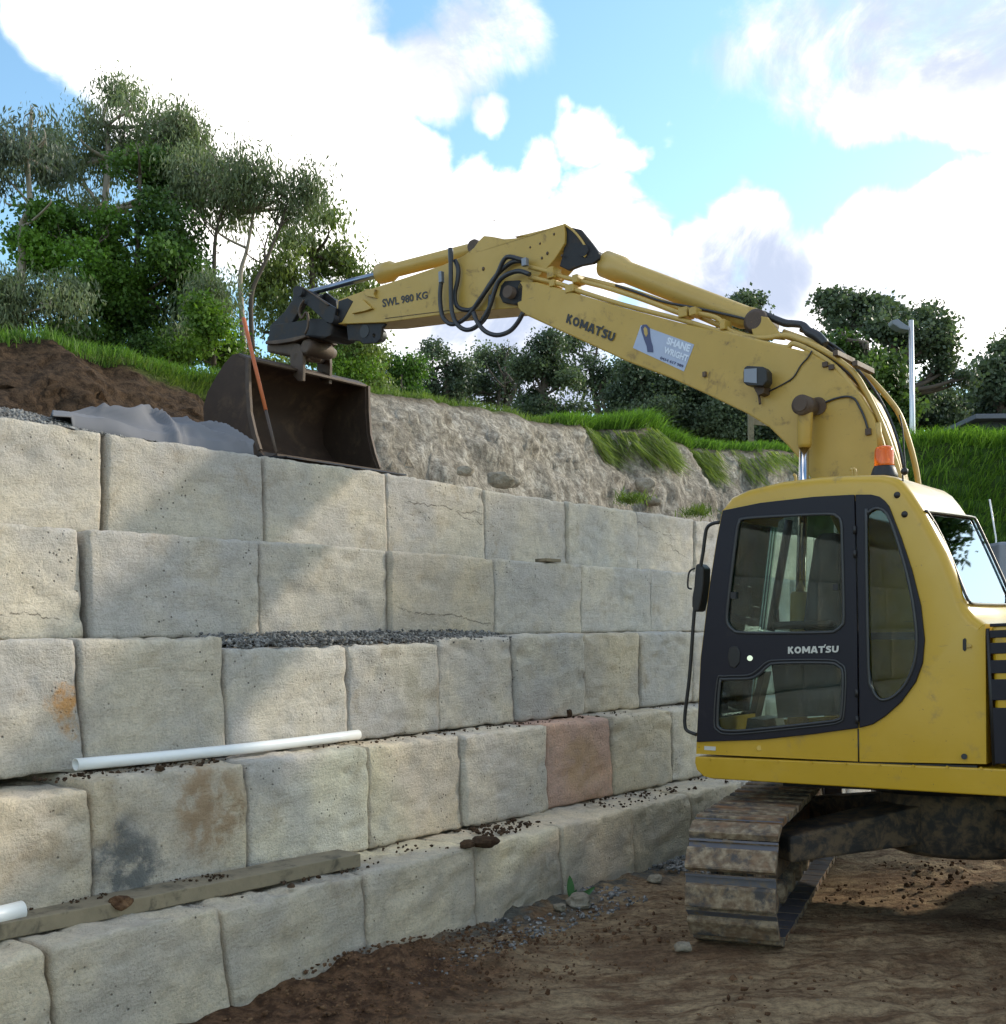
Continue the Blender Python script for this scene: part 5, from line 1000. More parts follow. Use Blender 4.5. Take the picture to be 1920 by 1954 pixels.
# panel gaps: door bottom edge line and body seam, thin black strips standing in for the shade inside
MB().tube(side(K4, [(1051, 1500), (1054, 1684)], 1.2205), .0045, 6, False).build('panel_gap_strip', blackp, CAB)
MB().box(M(.35, 1.205, .979), MF * .84, ML * .012, MU * .006).build('floor_gap_strip', blackp, CAB)
panel('side_latch', [(1636, 1000), (1648, 990), (1656, 1000), (1656, 1055), (1648, 1066), (1636, 1056)], [], blackp, 1.225, .01, CAB, .002)
panel('side_latch_lever', [(1656, 1018), (1684, 1030), (1684, 1044), (1656, 1048)], [], yellow_pale, 1.235, .012, CAB, .003)
MB().cyl(hp(K4(1645, 1655), 1.21), hp(K4(1645, 1655), 1.232), .016, n=12).build('rubber_plug', blackp, CAB)
for x, y in ((1270, 190), (1312, 298)): MB().sphere(hp(K4(x, y), 1.215), .020, 12).build('rubber_plug', blackp, CAB)
for x, y in ((700, 102), (1020, 72), (1035, 70)): q = hp(K4(x, y), 1.0); MB().tube([q - MU * .03, q + MU * .02, q + MU * .03 + MF * .012], .009, 8).build('roof_eye', yellow_pale, CAB)
# interior
seat = MB(); seat.prism(side(K4, [(735, 930), (760, 700), (800, 440), (830, 405), (930, 400), (945, 450), (960, 900), (950, 960), (745, 960)], .95), ML * -.46); seat.build('seat_backrest', seat_m, CAB, bevel=.03, seg=3)
seat = MB(); seat.prism(side(K4, [(560, 985), (800, 985), (960, 985), (960, 1080), (560, 1080)], .97), ML * -.50); seat.build('seat_cushion', seat_m, CAB, bevel=.03, seg=3)
MB().prism(side(K4, [(560, 1100), (960, 1100), (960, 1420), (600, 1440)], .95), ML * -.46).build('seat_base', blackp, CAB)
for l in (1.02, .42): MB().prism(side(K4, [(560, 900), (900, 890), (900, 930), (560, 945)], l), ML * -.09).build('armrest', blackp, CAB, bevel=.02); MB().tube([hp(K4(600, 900), l - .045), hp(K4(590, 830), l - .045)], [.012, .020], 10, False).build('control_lever', blackp, CAB)
MB().tube(side(K4, [(560, 950), (610, 650), (665, 330)], .30), .030, 8).build('cab_pillar', blackp, CAB)
MB().prism(side(K4, [(430, 1440), (500, 1180), (530, 1180), (470, 1440)], .45), ML * -.10).build('monitor_stand', blackp, CAB)
MB().box(M(.35, .735, 1.02), MF * .80, ML * .44, MU * .012).build('cab_floor', blackp, CAB)
MB().prism(side(K4, [(420, 1500), (430, 1440), (520, 1450), (530, 1500)], .90), ML * -.3).build('pedal_plate', blackp, CAB)
MB().prism(side(K4, [(1120, 960), (1380, 960), (1370, 1000), (1120, 1000)], 1.10), ML * -.8).build('rear_shelf', blackp, CAB)
# grab rail and mirror at the front corner
GR = MB().tube(side(K4, [(275, 343), (235, 350), (205, 372), (193, 420), (183, 500), (168, 590), (150, 700), (132, 850), (106, 1200), (82, 1400), (80, 1480), (95, 1512), (145, 1532)], 1.20), .0115, 9).build('grab_rail', blackp, CAB)
MB().prism(side(K4, [(138, 578), (160, 572), (186, 598), (184, 640), (182, 700), (170, 780), (156, 842), (132, 846), (116, 815), (118, 760), (128, 700), (132, 640)], 1.21), ML * -.10).build('mirror', blackp, CAB, bevel=.015, seg=3)
MB().tube(side(K4, [(136, 600), (112, 612), (100, 640), (97, 705), (118, 716)], 1.19), .006, 7).build('mirror_bracket', blackp, CAB)
# beacon with base, wires on the roof corner
b0, b1 = hp(K3(1212, 1040), .92), hp(K3(1212, 990), .92); b2 = hp(K3(1212, 866), .92)
BE = MB().steps(b0 - MU * .02, b1 + MU * .01, [(0, .080), (.35, .078), (.8, .066), (1, .058)], 26).build('beacon_base', blackp, EX)
MB().steps(b1, b2, [(0, .056), (.15, .058), (.8, .054), (.93, .047), (1, .030)], 26).build('amber_lens', amber, BE)
MB().steps(b1, b1 + (b2 - b1) * .6, [(0, .030), (.5, .022), (1, .018)], 12).build('beacon_bulb', chrome, BE)
MB().tube(side(K3, [(1300, 690), (1318, 780), (1325, 900), (1332, 1005), (1318, 1030), (1322, 1120), (1312, 1200), (1328, 1252)], 1.16), .0045, 6).build('antenna_cable', blackp, CAB)
MB().sphere(hp(K3(1328, 1010), 1.15), .022, 10).build('antenna_foot', blackp, CAB)
MB().tube(side(K3, [(1178, 735), (1190, 870)], .82), .017, 8, False).build('antenna_tube', yellow_pale, CAB)

# engine body, grille, counterweight, right hand box
ag, _, ztop = mc(hp(K4(1775, 906), 1.22)); zg0 = .990
m = MB(); rb = [(ag - .012, 1.22), (-1.45, 1.22), (-1.62, 1.12), (-1.62, -1.12), (-1.45, -1.22), (ag - .012, -1.22)]
m.prism([M(a, l, zg0) for a, l in rb], MU * (ztop - zg0 - .005)); EB = m.build('engine_body', yellow, EX, bevel=.035, seg=4)
for (y0, y1) in ((62, 100), (140, 228), (285, 412), (485, 638), (706, 948), (1034, 1680)):
    p0, p1 = hp(K8(538, y0), 1.222), hp(K8(546 if y0 > 1000 else 538, y1), 1.222); (a0, _, z0), (_, _, z1) = mc(p0), mc(p1)
    m = MB(); m.prism([M(a0, 1.2245, z0), M(a0 - .72, 1.2245, z0), M(a0 - .72, 1.2245, z1), M(a0, 1.2245, z1)], ML * -.01); m.build('grille_panel', navy, EB, bevel=.003)
MB().tube([M(ag + .0, 1.219, zg0), M(ag + .0, 1.219, ztop - .03)], .010, 6, False).build('body_gap_strip', blackp, EB)  # black strip put in for the shade of the body seam
m = MB(); rb = [(-1.64, 1.15), (-1.80, 1.10), (-1.98, .70), (-2.04, 0), (-1.98, -.70), (-1.80, -1.10), (-1.64, -1.15)]; m.prism([M(a, l, .90) for a, l in rb], MU * .80); m.build('counterweight', yellow, EX, bevel=.06, seg=4)
MB().box(M(.30, -.86, 1.28), MF * .72, ML * .34, MU * .30).build('tank_box', yellow, EX, bevel=.04, seg=3)
MB().tube([M(-1.2, .3, ztop), M(-1.2, .3, ztop + .20)], .045, 12, False).build('exhaust', steel_dark, EX)
MB().tube([M(.98, -1.1, 1.5), M(.98, -1.1, 2.1), M(.2, -1.1, 2.1), M(.2, -1.1, 1.5)], .014, 8, False).build('handrail', blackp, EX)

for k in range(9):
    q = hp(K4(220 + k * 190, 1672 + k * 6), 1.241); MB().cyl(q, q + ML * .006, .008, n=8).build('bolt', yellow, SK)
# boom ---------------------------------------------------------------------
LB = .20
bt = [(78, 440), (84, 415), (105, 405), (190, 410), (300, 440), (500, 500), (700, 560), (1000, 640), (1300, 705), (1500, 752), (1700, 800)]
bt2 = [(770, 320), (900, 398), (1000, 490), (1080, 580), (1150, 700), (1200, 870), (1240, 1030), (1320, 1300), (1420, 1700), (1510, 2150), (1530, 2300), (1480, 2390), (1380, 2400), (1300, 2320), (1150, 1850), (960, 1380), (790, 1040), (720, 930), (660, 860), (560, 760), (430, 680), (200, 570), (0, 480)]
bt3 = [(700, 860), (400, 722), (110, 590), (85, 560), (75, 500)]
BP = side(K2, bt, LB) + side(K3, bt2, LB) + side(K2, bt3, LB)
m = MB(); m.prism(BP, ML * -.40); BOOM = m.build('boom', yellow_old, EX, bevel=.012, seg=3)
MB().tube([hp(K6(830, 762), .26), hp(K6(830, 762), .26) - ML * .52], .050, 18, False).build('elbow_pin', steel_rust, BOOM)
for l in (.20, -.16):
    MB().prism(side(K6, [(760, 700), (800, 650), (960, 640), (1000, 700), (990, 860), (900, 900), (780, 880), (740, 800)], l), ML * -.045).build('fork_plate', steel_dark if l > 0 else yellow_old, BOOM, bevel=.006)
def pipes(lst, name, mat, r, par):
    for l, segs in lst:
        P = []
        for K, pts in segs: P += side(K, pts, l)
        MB().tube(P, r, 8).build(name, mat, par)
pipes([(.15, [(K2, [(150, 325), (250, 350), (330, 380), (560, 435), (800, 512), (1030, 596), (1110, 592), (1200, 610), (1245, 640), (1290, 690), (1400, 722), (1500, 728), (1580, 716), (1640, 722), (1720, 752)]), (K3, [(800, 290), (930, 362), (1040, 450), (1110, 560), (1180, 700), (1240, 850), (1290, 1000), (1330, 1160)])]),
       (.18, [(K2, [(150, 382), (330, 425), (430, 462), (700, 545), (1010, 625), (1200, 682), (1400, 738), (1600, 782)]), (K3, [(700, 285), (830, 345), (950, 432), (1050, 560), (1120, 690), (1170, 820), (1210, 960), (1240, 1100)])]),
       (.08, [(K2, [(430, 385), (700, 452), (1010, 560), (1120, 610), (1260, 670)]), (K3, [(420, 235), (560, 250), (640, 232), (760, 262), (880, 330), (1000, 430), (1100, 560), (1180, 720), (1240, 900), (1290, 1080)])]),
       (-.02, [(K3, [(640, 240), (780, 290), (900, 362), (1010, 450), (1110, 560), (1200, 720), (1260, 870), (1310, 1060), (1330, 1200)])]),
       (-.14, [(K3, [(640, 215), (760, 258), (880, 308), (1000, 375), (1120, 470), (1230, 590), (1300, 690), (1350, 830), (1385, 960), (1405, 1070), (1420, 1200)])]),
       (.02, [(K3, [(700, 250), (820, 300), (950, 400), (1060, 530), (1150, 690), (1220, 860), (1275, 1050)])])], 'boom_pipe', yellow_pale, .019, BOOM)
pipes([(-.06, [(K3, [(780, 190), (850, 250), (960, 320), (1060, 430), (1150, 540), (1230, 680), (1290, 840), (1325, 1000)])]),
       (.10, [(K2, [(640, 430), (760, 470), (900, 520), (1040, 548), (1200, 580), (1400, 628), (1520, 680), (1640, 730)]), (K3, [(830, 320), (960, 410), (1100, 550), (1200, 720), (1260, 880), (1300, 1040)])])], 'thin_hose', hose_m, .010, BOOM)
MB().tube(side(K3, [(535, 118), (580, 140), (650, 168), (700, 172), (750, 180), (780, 215), (830, 240), (880, 290)], .05), [.020, .026, .028, .026, .026, .034, .036, .030], 9).build('hose_bundle', hose_m, BOOM)
MB().tube(side(K3, [(740, 200), (800, 225), (870, 280), (930, 330)], -.08), .024, 9).build('hose_bundle', hose_m, BOOM)
for (x, y, w, h) in ((290, 365, 26, 36), (300, 425, 22, 22), (430, 400, 20, 26), (400, 455, 34, 26), (1040, 590, 30, 30), (1095, 585, 22, 24), (1265, 660, 16, 30)):
    q = hp(K2(x, y), .15); k = 10.0 / 2168 / 2.975; MB().box(q, MF * w * k * .8, ML * .06, MU * h * k * .8).build('pipe_clamp', yellow_old, BOOM, bevel=.006)
for (x, y) in ((985, 362), (960, 440), (1095, 420), (925, 425)):
    q = hp(K3(x, y), .06); MB().box(q, MF * .018, ML * .16, MU * .018).build('pipe_clamp', steel_rust, BOOM, bevel=.004)
# text and sticker
def lettering(text, corners, mat, par, offset=.02, name='lettering', squeeze=True):
    """text laid into the quad TL, TR, BR, BL (3-D points) as flat print"""
    cu = bpy.data.curves.new('t', 'FONT'); cu.body = text; cu.offset = offset; cu.resolution_u = 3; o = bpy.data.objects.new('t', cu); COL.objects.link(o)
    dg = bpy.context.evaluated_depsgraph_get(); me = bpy.data.meshes.new_from_object(o.evaluated_get(dg)); bpy.data.objects.remove(o); bpy.data.curves.remove(cu)
    n = len(me.vertices); co = np.empty(n * 3, 'f'); me.vertices.foreach_get('co', co); co = co.reshape(-1, 3); lo, hi = co.min(0), co.max(0); u = (co[:, 0] - lo[0]) / (hi[0] - lo[0]); v = (co[:, 1] - lo[1]) / (hi[1] - lo[1])
    TL, TR_, BR, BL = [np.array(c) for c in corners]; P = (TL * (1 - u)[:, None] + TR_ * u[:, None]) * v[:, None] + (BL * (1 - u)[:, None] + BR * u[:, None]) * (1 - v)[:, None]
    me.vertices.foreach_set('co', P.astype('f').ravel()); me.update(); me.name = name; me.materials.clear(); return place(name, me, mat, par)
def logo(corners, mat, par, out):
    T = .25; P = {'K': (.80, [[(.13, 0), (.13, 1)], [(.20, .44), (.62, 1.0)], [(.30, .56), (.68, 0)]]), 'M': (1.06, [[(.13, 0), (.13, 1)], [(.16, .96), (.53, .22)], [(.53, .22), (.90, .96)], [(.93, 0), (.93, 1)]]), 'A': (.94, [[(.12, 0), (.42, 1)], [(.52, 1), (.82, 0)], [(.25, .27), (.70, .27)]]),
          'T': (.84, [[(.0, .875), (.82, .875)], [(.41, 0), (.41, .86)], [(.78, .98), (.90, 1.24)]]), 'U': (.84, [[(.13, 1), (.13, .38), (.20, .19), (.42, .125), (.64, .19), (.71, .38), (.71, 1)]]),
          'S': (.78, [[(.70, .80), (.56, .875), (.36, .885), (.19, .80), (.19, .66), (.34, .56), (.50, .48), (.62, .36), (.60, .20), (.44, .12), (.24, .13), (.06, .20)]]), 'O': (.96, [[(.46 + .32 * math.cos(t), .5 + .375 * math.sin(t)) for t in [2 * math.pi * q / 22 for q in range(23)]]])}
    word = 'KOMATSU'; tot = sum(P[c][0] for c in word) + .06 * 6 - .1; x0 = 0; vs = []; fs = []; TL, TR_, BR, BL = corners; k = 0
    for c in word:
        w, st = P[c]
        for s_ in st:
            k += 1; pts = [Vector((x * 1.0, y)) for x, y in s_]; t_ = T * (.62 if len(s_) == 2 and s_[0][1] > .97 and s_[1][1] > 1.1 else 1) / 2; L_ = []; R_ = []
            closed = (pts[0] - pts[-1]).length < 1e-6
            for i, p in enumerate(pts):
                a = pts[i - 1] if i else (pts[-2] if closed else p); b = pts[i + 1] if i < len(pts) - 1 else (pts[1] if closed else p); d = (b - a).normalized(); nn = Vector((-d.y, d.x)) * t_ * (1 if abs(d.x) < .8 or len(s_) > 2 else .9); L_.append(p + nn); R_.append(p - nn)
            b0_ = len(vs)
            for q in L_ + R_:
                u = (q.x + x0) / tot; v = q.y; vs.append((TL * (1 - u) + TR_ * u) * v + (BL * (1 - u) + BR * u) * (1 - v) + out * (.0004 * k))
            n_ = len(pts); fs += [(b0_ + i, b0_ + i + 1, b0_ + n_ + i + 1, b0_ + n_ + i) for i in range(n_ - 1)]
        x0 += w + .06
    me = bpy.data.meshes.new('lettering'); me.from_pydata([tuple(v) for v in vs], [], fs); me.update(); place('lettering', me, mat, par)
logo(side(K2, [(368, 590), (638, 700), (622, 750), (356, 640)], LB + .003), letter_b, BOOM, ML)
SQ = side(K2, [(783, 655), (1085, 765), (1027, 918), (738, 785)], LB + .003)
m = MB(); m.prism(SQ, ML * -.004); m.build('sticker', sticker_m, BOOM)
lettering('SHANE', side(K2, [(938, 722), (1068, 768), (1056, 810), (926, 762)], LB + .006), letter_blue, BOOM, .045)
lettering('WRIGHT', side(K2, [(920, 776), (1056, 828), (1044, 864), (910, 812)], LB + .006), letter_blue, BOOM, .04)
lettering('0414 617 989', side(K2, [(895, 832), (1026, 882), (1022, 898), (890, 848)], LB + .006), letter_db, BOOM, .04)
m = MB(); m.prism(side(K2, [(786, 690), (782, 668), (795, 652), (815, 652), (832, 672), (836, 720), (842, 750), (850, 775), (853, 810), (820, 808), (815, 775), (800, 735)], LB + .0065), ML * -.002); m.build('sticker_picture', letter_db, BOOM)
m = MB(); m.prism(side(K2, [(797, 676), (806, 664), (818, 676), (822, 705), (812, 722), (802, 705)], LB + .0085), ML * -.001); m.build('sticker_picture', yellow_pale, BOOM)
# boom lamp with bracket and lead, grease nipple, lubrication line
lp = side(K2, [(1368, 895), (1385, 885), (1475, 890), (1495, 915), (1497, 975), (1480, 1000), (1380, 996), (1362, 980), (1362, 920)], LB + .16)
m = MB(); m.prism(lp, ML * -.10); m.build('work_lamp', blackp, BOOM, bevel=.012, seg=3)
m = MB(); m.prism(side(K2, [(1368, 905), (1440, 900), (1440, 985), (1368, 978)], LB + .165), ML * -.006); m.build('lamp_glass', lampgrey, BOOM)
MB().tube(side(K2, [(1425, 1000), (1450, 1045), (1460, 1105)], LB + .03), .009, 7).build('lamp_bracket', steel_rust, BOOM); MB().prism(side(K2, [(1425, 1000), (1485, 1000), (1478, 1040), (1450, 1052), (1432, 1030)], LB + .10), ML * -.10).build('lamp_bracket', steel_rust, BOOM)
MB().tube(side(K2, [(1475, 1048), (1530, 1022), (1600, 985), (1650, 950), (1690, 885), (1730, 840), (1755, 800)], LB + .010), .0055, 6).build('lamp_lead', hose_m, BOOM)
MB().box(hp(K2(1145, 935), LB + .01), MF * .012, ML * .014, MU * .018).build('cable_clip', steel_rust, BOOM)
MB().tube(side(K3, [(855, 628), (930, 598), (1000, 585), (1045, 600), (1075, 650), (1100, 705), (1120, 770)], LB + .012), .0075, 7).build('grease_line', hose_m, BOOM)
MB().box(hp(K3(1122, 785), LB + .01), MF * .018, ML * .012, MU * .022).build('cable_clip', steel_rust, BOOM, bevel=.003)
# boom cylinder (left): eye, neck, chrome rod, barrel
def cylinder_set(l, par_label=None):
    e = hp(K3(765, 640), .32); e = e + ML * (l - .32); low = M(.92, l, 1.12); d = (low - e).normalized()
    MB().steps(e + ML * .075, e - ML * .075, [(0, .045), (.02, .068), (.98, .068), (1, .045)], 26).build('cylinder_eye', steel_rust if l > 0 else yellow_old, EX)
    x = MB().steps(e, e + d * .28, [(0, .05), (.2, .052), (.9, .047), (1, .04)], 18).build('rod_neck', yellow_old, EX)
    MB().cyl(e + d * .26, e + d * 1.25, .033, n=18).build('cylinder_rod', chrome, x)
    MB().steps(e + d * 1.25, low, [(0, .055), (.02, .066), (1, .066)], 20).build('cylinder_barrel', yellow_old, x)
cylinder_set(.32); cylinder_set(-.32)
MB().tube([hp(K3(765, 640), .32) + ML * .09, hp(K3(765, 640), .32) - ML * .73], .045, 18, False).build('cross_pin', steel_rust, BOOM)
MB().steps(hp(K3(835, 640), .235), hp(K3(835, 640), .205), [(0, .055), (1, .062)], 18).build('boss', steel_rust, BOOM)

# arm ------------------------------------------------------------------------
LA = .15
ap = side(K1, [(842, 545), (850, 512), (1000, 458), (1030, 452), (1440, 315), (1475, 300), (1560, 262), (1620, 215), (1645, 178), (1675, 148), (1720, 152), (1790, 166), (1850, 162), (1904, 152)], LA) + side(K2, [(60, 153), (150, 133), (250, 108), (345, 80), (352, 130), (350, 190), (320, 240), (290, 285), (250, 330), (180, 400), (110, 470), (80, 540)], LA) + side(K1, [(1880, 555), (1480, 590), (1300, 615), (1110, 640), (850, 650), (835, 620)], LA)
m = MB(); m.prism(ap, ML * -.30); ARM = m.build('arm', yellow_old, EX, bevel=.010, seg=3)
for l in (.125, -.09):
    MB().prism(side(K2, [(352, 92), (440, 112), (500, 185), (542, 242), (545, 278), (510, 305), (440, 318), (370, 345), (320, 320), (340, 250), (352, 180)], l), ML * -.035).build('rear_bracket', steel_dark, ARM, bevel=.006)
MB().tube([hp(K2(455, 232), .14), hp(K2(455, 232), .14) - ML * .28], .045, 16, False).build('bracket_pin', steel_dark, ARM)
MB().tube(side(K2, [(348, 84), (400, 120), (450, 180), (475, 235), (462, 270)], .13), .010, 6).build('bracket_rim', yellow_pale, ARM)
MB().tube(side(K1, [(1115, 618), (1300, 594), (1500, 570)], LA + .002), .003, 5).build('weld_seam', steel_rust, ARM)
MB().prism(side(K1, [(925, 590), (960, 520), (985, 508), (1040, 560), (1000, 575)], LA + .03), ML * -.03).build('arm_step', yellow_old, ARM, bevel=.004)
MB().prism(side(K1, [(985, 465), (1005, 450), (1060, 452), (1050, 480), (1060, 500), (1010, 490)], LA + .03), ML * -.10).build('arm_bracket', yellow_old, ARM, bevel=.004)
MB().prism(side(K1, [(842, 650), (848, 518), (900, 500), (935, 520), (905, 575), (870, 640)], LA + .004), ML * -.308).build('arm_nose', steel_dark, ARM, bevel=.01)
lettering('SWL 980 KG', side(K1, [(1098, 508), (1356, 462), (1358, 504), (1102, 556)], LA + .0035), letter_b, ARM, .030)
MB().prism(side(K2, [(-60, 60), (-50, 60), (-40, 62), (-50, 66)], LA + .003), ML * -.003).build('paint_scrape', steel_rust, ARM)
for x, y, s in ((1330, 150, 9), (1415, 380, 10), (1180, 250, 8), (1075, 290, 8), (1260, 355, 12), (1200, 405, 10), (575, 520, 14)):
    MB().sphere(hp(K6(x, y), LA + .001), .010 * s / 10, 8, (1, 1, 1.3)).build('paint_chip', steel_rust, ARM)
# lifting bracket under the arm
UB = MB(); hole = [(1010 + 22 * math.cos(t * math.pi / 6), 690 + 30 * math.sin(t * math.pi / 6)) for t in range(12)]; hole2 = [(1052 + 9 * math.cos(t * math.pi / 4), 715 + 12 * math.sin(t * math.pi / 4)) for t in range(8)]
for l in (.12, -.09): UB.prism(side(K1, [(895, 648), (1100, 640), (1118, 650), (1098, 668), (1088, 735), (1065, 755), (990, 760), (970, 745), (905, 742)], l), ML * -.03, [side(K1, hole2, l)])
UB.build('lifting_bracket', steel_dark, ARM, bevel=.004)
MB().cyl(hp(K1(997, 690), .125), hp(K1(997, 690), .125) - ML * .24, .06, n=20).build('bracket_hole_dark', blackp, ARM)  # black plug standing in for the dark of the bracket's round hole
# cylinders on top
def ram(px, l, name, barrel, rod, rr, prof):
    P = [hp(q, l) for q in px]
    b = MB().steps(P[1], P[2], prof, 24).build(name, barrel, EX); MB().cyl(P[0], P[1] + (P[2] - P[1]) * .05, rr, n=18).build('cylinder_rod', rod, b); return b, P
BC, P = ram((K1(690, 470), K1(1076, 368), K1(1650, 222)), .0, 'bucket_cylinder', yellow_pale, rod_dull, .030, [(0, .060), (.02, .092), (.14, .092), (.19, .064), (.9, .064), (.93, .05), (1, .045)])
MB().steps(P[2] + ML * .10, P[2] - ML * .10, [(0, .05), (.1, .062), (.9, .062), (1, .05)], 20).build('cylinder_eye', steel_rust, BC)
AC, P = ram((K2(455, 232), K2(572, 305), K2(1468, 650)), .0, 'arm_cylinder', yellow_pale, rod_dull, .036, [(0, .080), (.01, .104), (.12, .104), (.16, .084), (.90, .084), (.93, .070), (1, .062)])
MB().steps(P[2] + ML * .13, P[2] - ML * .13, [(0, .06), (.08, .088), (.92, .088), (1, .06)], 22).build('cylinder_eye', steel_rust, AC)
for l in (.13, -.10): MB().prism(side(K2, [(1400, 640), (1440, 600), (1500, 610), (1540, 660), (1600, 740), (1420, 720)], l), ML * -.03).build('cylinder_mount', yellow_old, BOOM, bevel=.006)
MB().tube(side(K2, [(1350, 560), (1420, 572), (1470, 590)], .02), .022, 8).build('cylinder_port', yellow_pale, AC)
# elbow hoses
for l, pts in ((.21, [(128, 640), (112, 780), (118, 930), (150, 1050), (230, 1112), (330, 1085), (430, 1000), (520, 870), (620, 730), (720, 580), (790, 430), (860, 392), (1010, 432)]),
               (.24, [(222, 300), (226, 500), (228, 800), (240, 980), (290, 1110), (385, 1172), (480, 1150), (560, 1070), (640, 930), (690, 770), (740, 650), (840, 575), (960, 545), (1070, 580)]),
               (.19, [(270, 430), (306, 520), (298, 650), (268, 800), (290, 915), (370, 958), (460, 948), (540, 850), (640, 690), (740, 560), (880, 450), (1000, 440)]),
               (.27, [(470, 985), (505, 1080), (590, 1185), (720, 1230), (850, 1190), (940, 1095), (1000, 985)]),
               (-.12, [(540, 985), (620, 1028), (720, 1010), (810, 960)]),
               (.20, [(540, 1110), (600, 1040), (640, 930), (655, 800)])): MB().tube(side(K6, pts, l), .0195, 9).build('hydraulic_hose', hose_m, EX)
for (x, y, w, h) in ((225, 370, 18, 70), (125, 610, 22, 60), (1020, 450, 30, 40)): MB().box(hp(K6(x, y), .22), MF * w * .0008, ML * .02, MU * h * .0008).build('hose_fitting', lampgrey, EX, bevel=.004)

# linkage, hitch, bucket -----------------------------------------------------------
for l in (.20, -.17):
    MB().prism(side(K7, [(430, 225), (470, 188), (540, 190), (1035, 500), (1015, 600), (960, 690), (900, 700), (660, 480), (430, 300)], l), ML * -.035).build('tilt_link', steel_dark, EX, bevel=.006)
MB().tube(side(K7, [(545, 195), (740, 320), (930, 460)], .205), .008, 6).build('link_edge', steel_rust, EX)
MB().prism(side(K7, [(860, 290), (900, 285), (1030, 390), (1040, 500), (960, 520), (800, 380)], -.05), ML * -.05).build('link_bracket', steel_dark, EX, bevel=.006)
for l in (.11, -.07): MB().prism(side(K7, [(440, 240), (520, 240), (600, 400), (420, 700), (200, 760), (110, 740), (300, 560), (420, 380)], l), ML * -.05).build('bucket_link', steel_dark, EX, bevel=.01)
MB().tube([hp(K7(520, 270), .24), hp(K7(520, 270), .24) - ML * .48], .040, 14, False).build('link_pin', steel_dark, EX)
MB().tube([hp(K7(960, 640), .22), hp(K7(960, 640), .22) - ML * .44], .045, 14, False).build('link_pin', steel_dark, EX)
MB().tube(side(K7, [(590, 385), (540, 460), (520, 560), (560, 640), (610, 560), (640, 600), (640, 760), (600, 860)], .225), .012, 7).build('hydraulic_hose', steel_rust, EX)
m = MB(); m.prism(side(K7, [(100, 730), (420, 690), (700, 640), (960, 640), (990, 760), (960, 880), (860, 920), (640, 900), (560, 960), (300, 990), (60, 1010), (90, 860)], .17), ML * -.34); HI = m.build('quick_hitch', steel_dark, EX, bevel=.02)
m = MB(); m.prism(side(K7, [(50, 960), (300, 930), (600, 870), (610, 900), (450, 960), (200, 1000), (45, 1000)], .21), ML * -.42); m.build('hitch_lip', steel_rust, HI, bevel=.006)
m = MB(); m.prism(side(K7, [(60, 1005), (480, 960), (520, 1100), (480, 1180), (60, 1110)], .16), ML * -.32); m.build('hitch_hook', steel_rust, HI, bevel=.02)
for (x0, y0, x1, y1, r) in ((560, 960, 560, 1110, .05),): pass
MB().steps(hp(K7(600, 1030), .18), hp(K7(600, 1030), .18) - ML * .38, [(0, .055), (.05, .078), (.8, .078), (.86, .065), (1, .045)], 24).build('tilt_cylinder', steel_rust, HI)
# bucket: side cheeks, rolled shell, lip, ears
LBK = .775
near_edge = [(335, 845), (336, 1000), (345, 1150), (370, 1270), (402, 1365), (430, 1400), (500, 1398)]
shell = [(335, 845), (300, 818), (250, 822), (205, 870), (155, 950), (105, 1040), (82, 1130), (90, 1230), (140, 1320), (230, 1390), (340, 1425), (430, 1428), (505, 1398)]
cheek = shell[:1] + [(285, 815)] + shell[2:-1] + [(500, 1405)] + list(reversed(near_edge[:-1]))[:-1]
SP = side(K1, shell, LBK)
def thicken(P, th):
    out = []
    for i, p in enumerate(P):
        t = (P[min(i + 1, len(P) - 1)] - P[max(i - 1, 0)]).normalized(); nrm_ = t.cross(ML).normalized(); out.append(p + nrm_ * th)
    return out
inner = thicken(SP, -.022); cen = sum(SP, V(0, 0, 0)) / len(SP)
if (inner[5] - cen).length > (SP[5] - cen).length: inner = thicken(SP, .022)
m = MB(); W_ = ML * (-2 * LBK); n = len(SP)
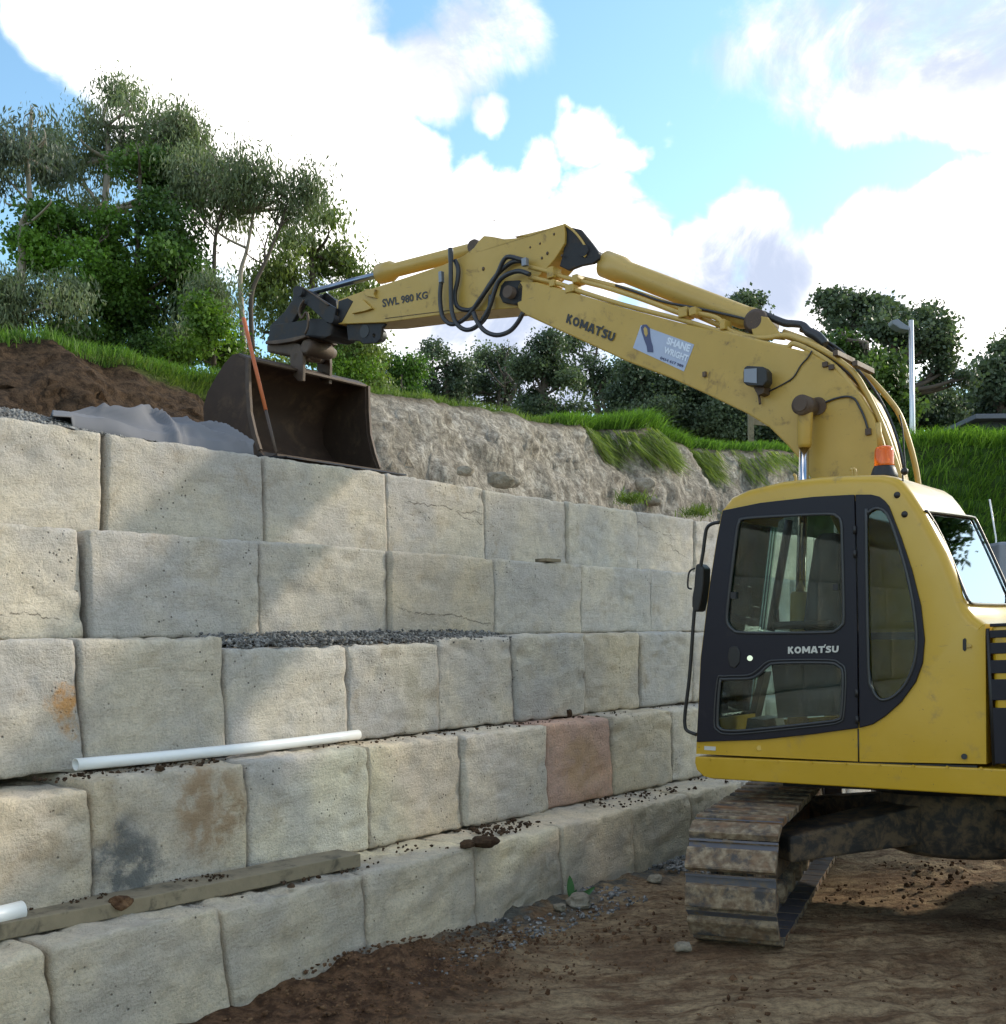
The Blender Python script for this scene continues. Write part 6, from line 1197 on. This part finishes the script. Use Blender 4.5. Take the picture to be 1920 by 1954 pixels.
m.add(SP + [p + W_ for p in SP] + inner + [p + W_ for p in inner], [(i, i + 1, n + i + 1, n + i) for i in range(n - 1)] + [(2 * n + i + 1, 2 * n + i, 3 * n + i, 3 * n + i + 1) for i in range(n - 1)] + [(0, n, 3 * n, 2 * n), (n - 1, 3 * n - 1, 4 * n - 1, 2 * n - 1)] + [(i + 1, i, 2 * n + i, 2 * n + i + 1) for i in range(n - 1)] + [(n + i, n + i + 1, 3 * n + i + 1, 3 * n + i) for i in range(n - 1)], True)
BK = m.build('bucket', bucket_m, EX)
BK.data.set_sharp_from_angle(angle=R(40))
for l, off in ((LBK + .001, .022), (-LBK + .021, .022)):
    pts = [p + ML * (l - LBK) for p in side(K1, cheek, LBK)]; m = MB(); m.prism(pts, ML * -off); m.build('bucket_cheek', bucket_m, BK, bevel=.003)
lipa = side(K1, [(400, 1370), (430, 1398), (560, 1400), (568, 1408), (430, 1416), (395, 1390)], LBK); m = MB(); m.prism([p + ML * .012 for p in lipa], ML * -(2 * LBK + .024)); m.build('cutting_edge', steel_dark, BK, bevel=.003)
for l in (LBK + .012, -LBK + .002): m = MB(); m.prism([p + ML * (l - LBK) for p in side(K1, [(328, 845), (345, 842), (348, 1000), (357, 1150), (384, 1270), (412, 1360), (396, 1372), (360, 1275), (336, 1155), (327, 1000)], LBK)], ML * -.03); m.build('side_cutter', steel_rust, BK, bevel=.003)
m = MB(); m.prism([p + ML * .004 for p in side(K1, [(285, 812), (337, 838), (337, 852), (290, 832)], LBK)], ML * -(2 * LBK + .008)); m.build('top_lip', steel_rust, BK, bevel=.004)
def ear(l0, cx, cy, k=1.0, dz=0):
    pts = [(-70, 20), (-60, -40), (-20, -78), (15, -85), (45, -70), (62, -20), (66, 40), (60, 110), (52, 185), (10, 180), (-60, 120)]
    m = MB(); q = hp(K7(cx, cy), l0); kk = 10.5 / 2168 / 7.323 * 1.75 * k
    m.prism([q + MF * (-x * kk) + MU * (-y * kk) for x, y in pts], ML * -.04); m.build('bucket_ear', steel_rust, BK, bevel=.008); return q
e1 = ear(.17, 480, 1165, 1.2); e2 = ear(-.27, 855, 1215, 1.2)
MB().tube([e1 + MU * -.01, e2 + MU * -.01], .036, 14, False).build('bucket_pin', steel_rust, BK); MB().tube([e1 - MU * .15 + MF * .02, e2 - MU * .15 + MF * .02], .030, 14, False).build('bucket_pin', steel_rust, BK)
logo(side(K4, [(657, 1040), (940, 1034), (938, 1072), (657, 1079)], 1.239), letter_w, CAB, ML)
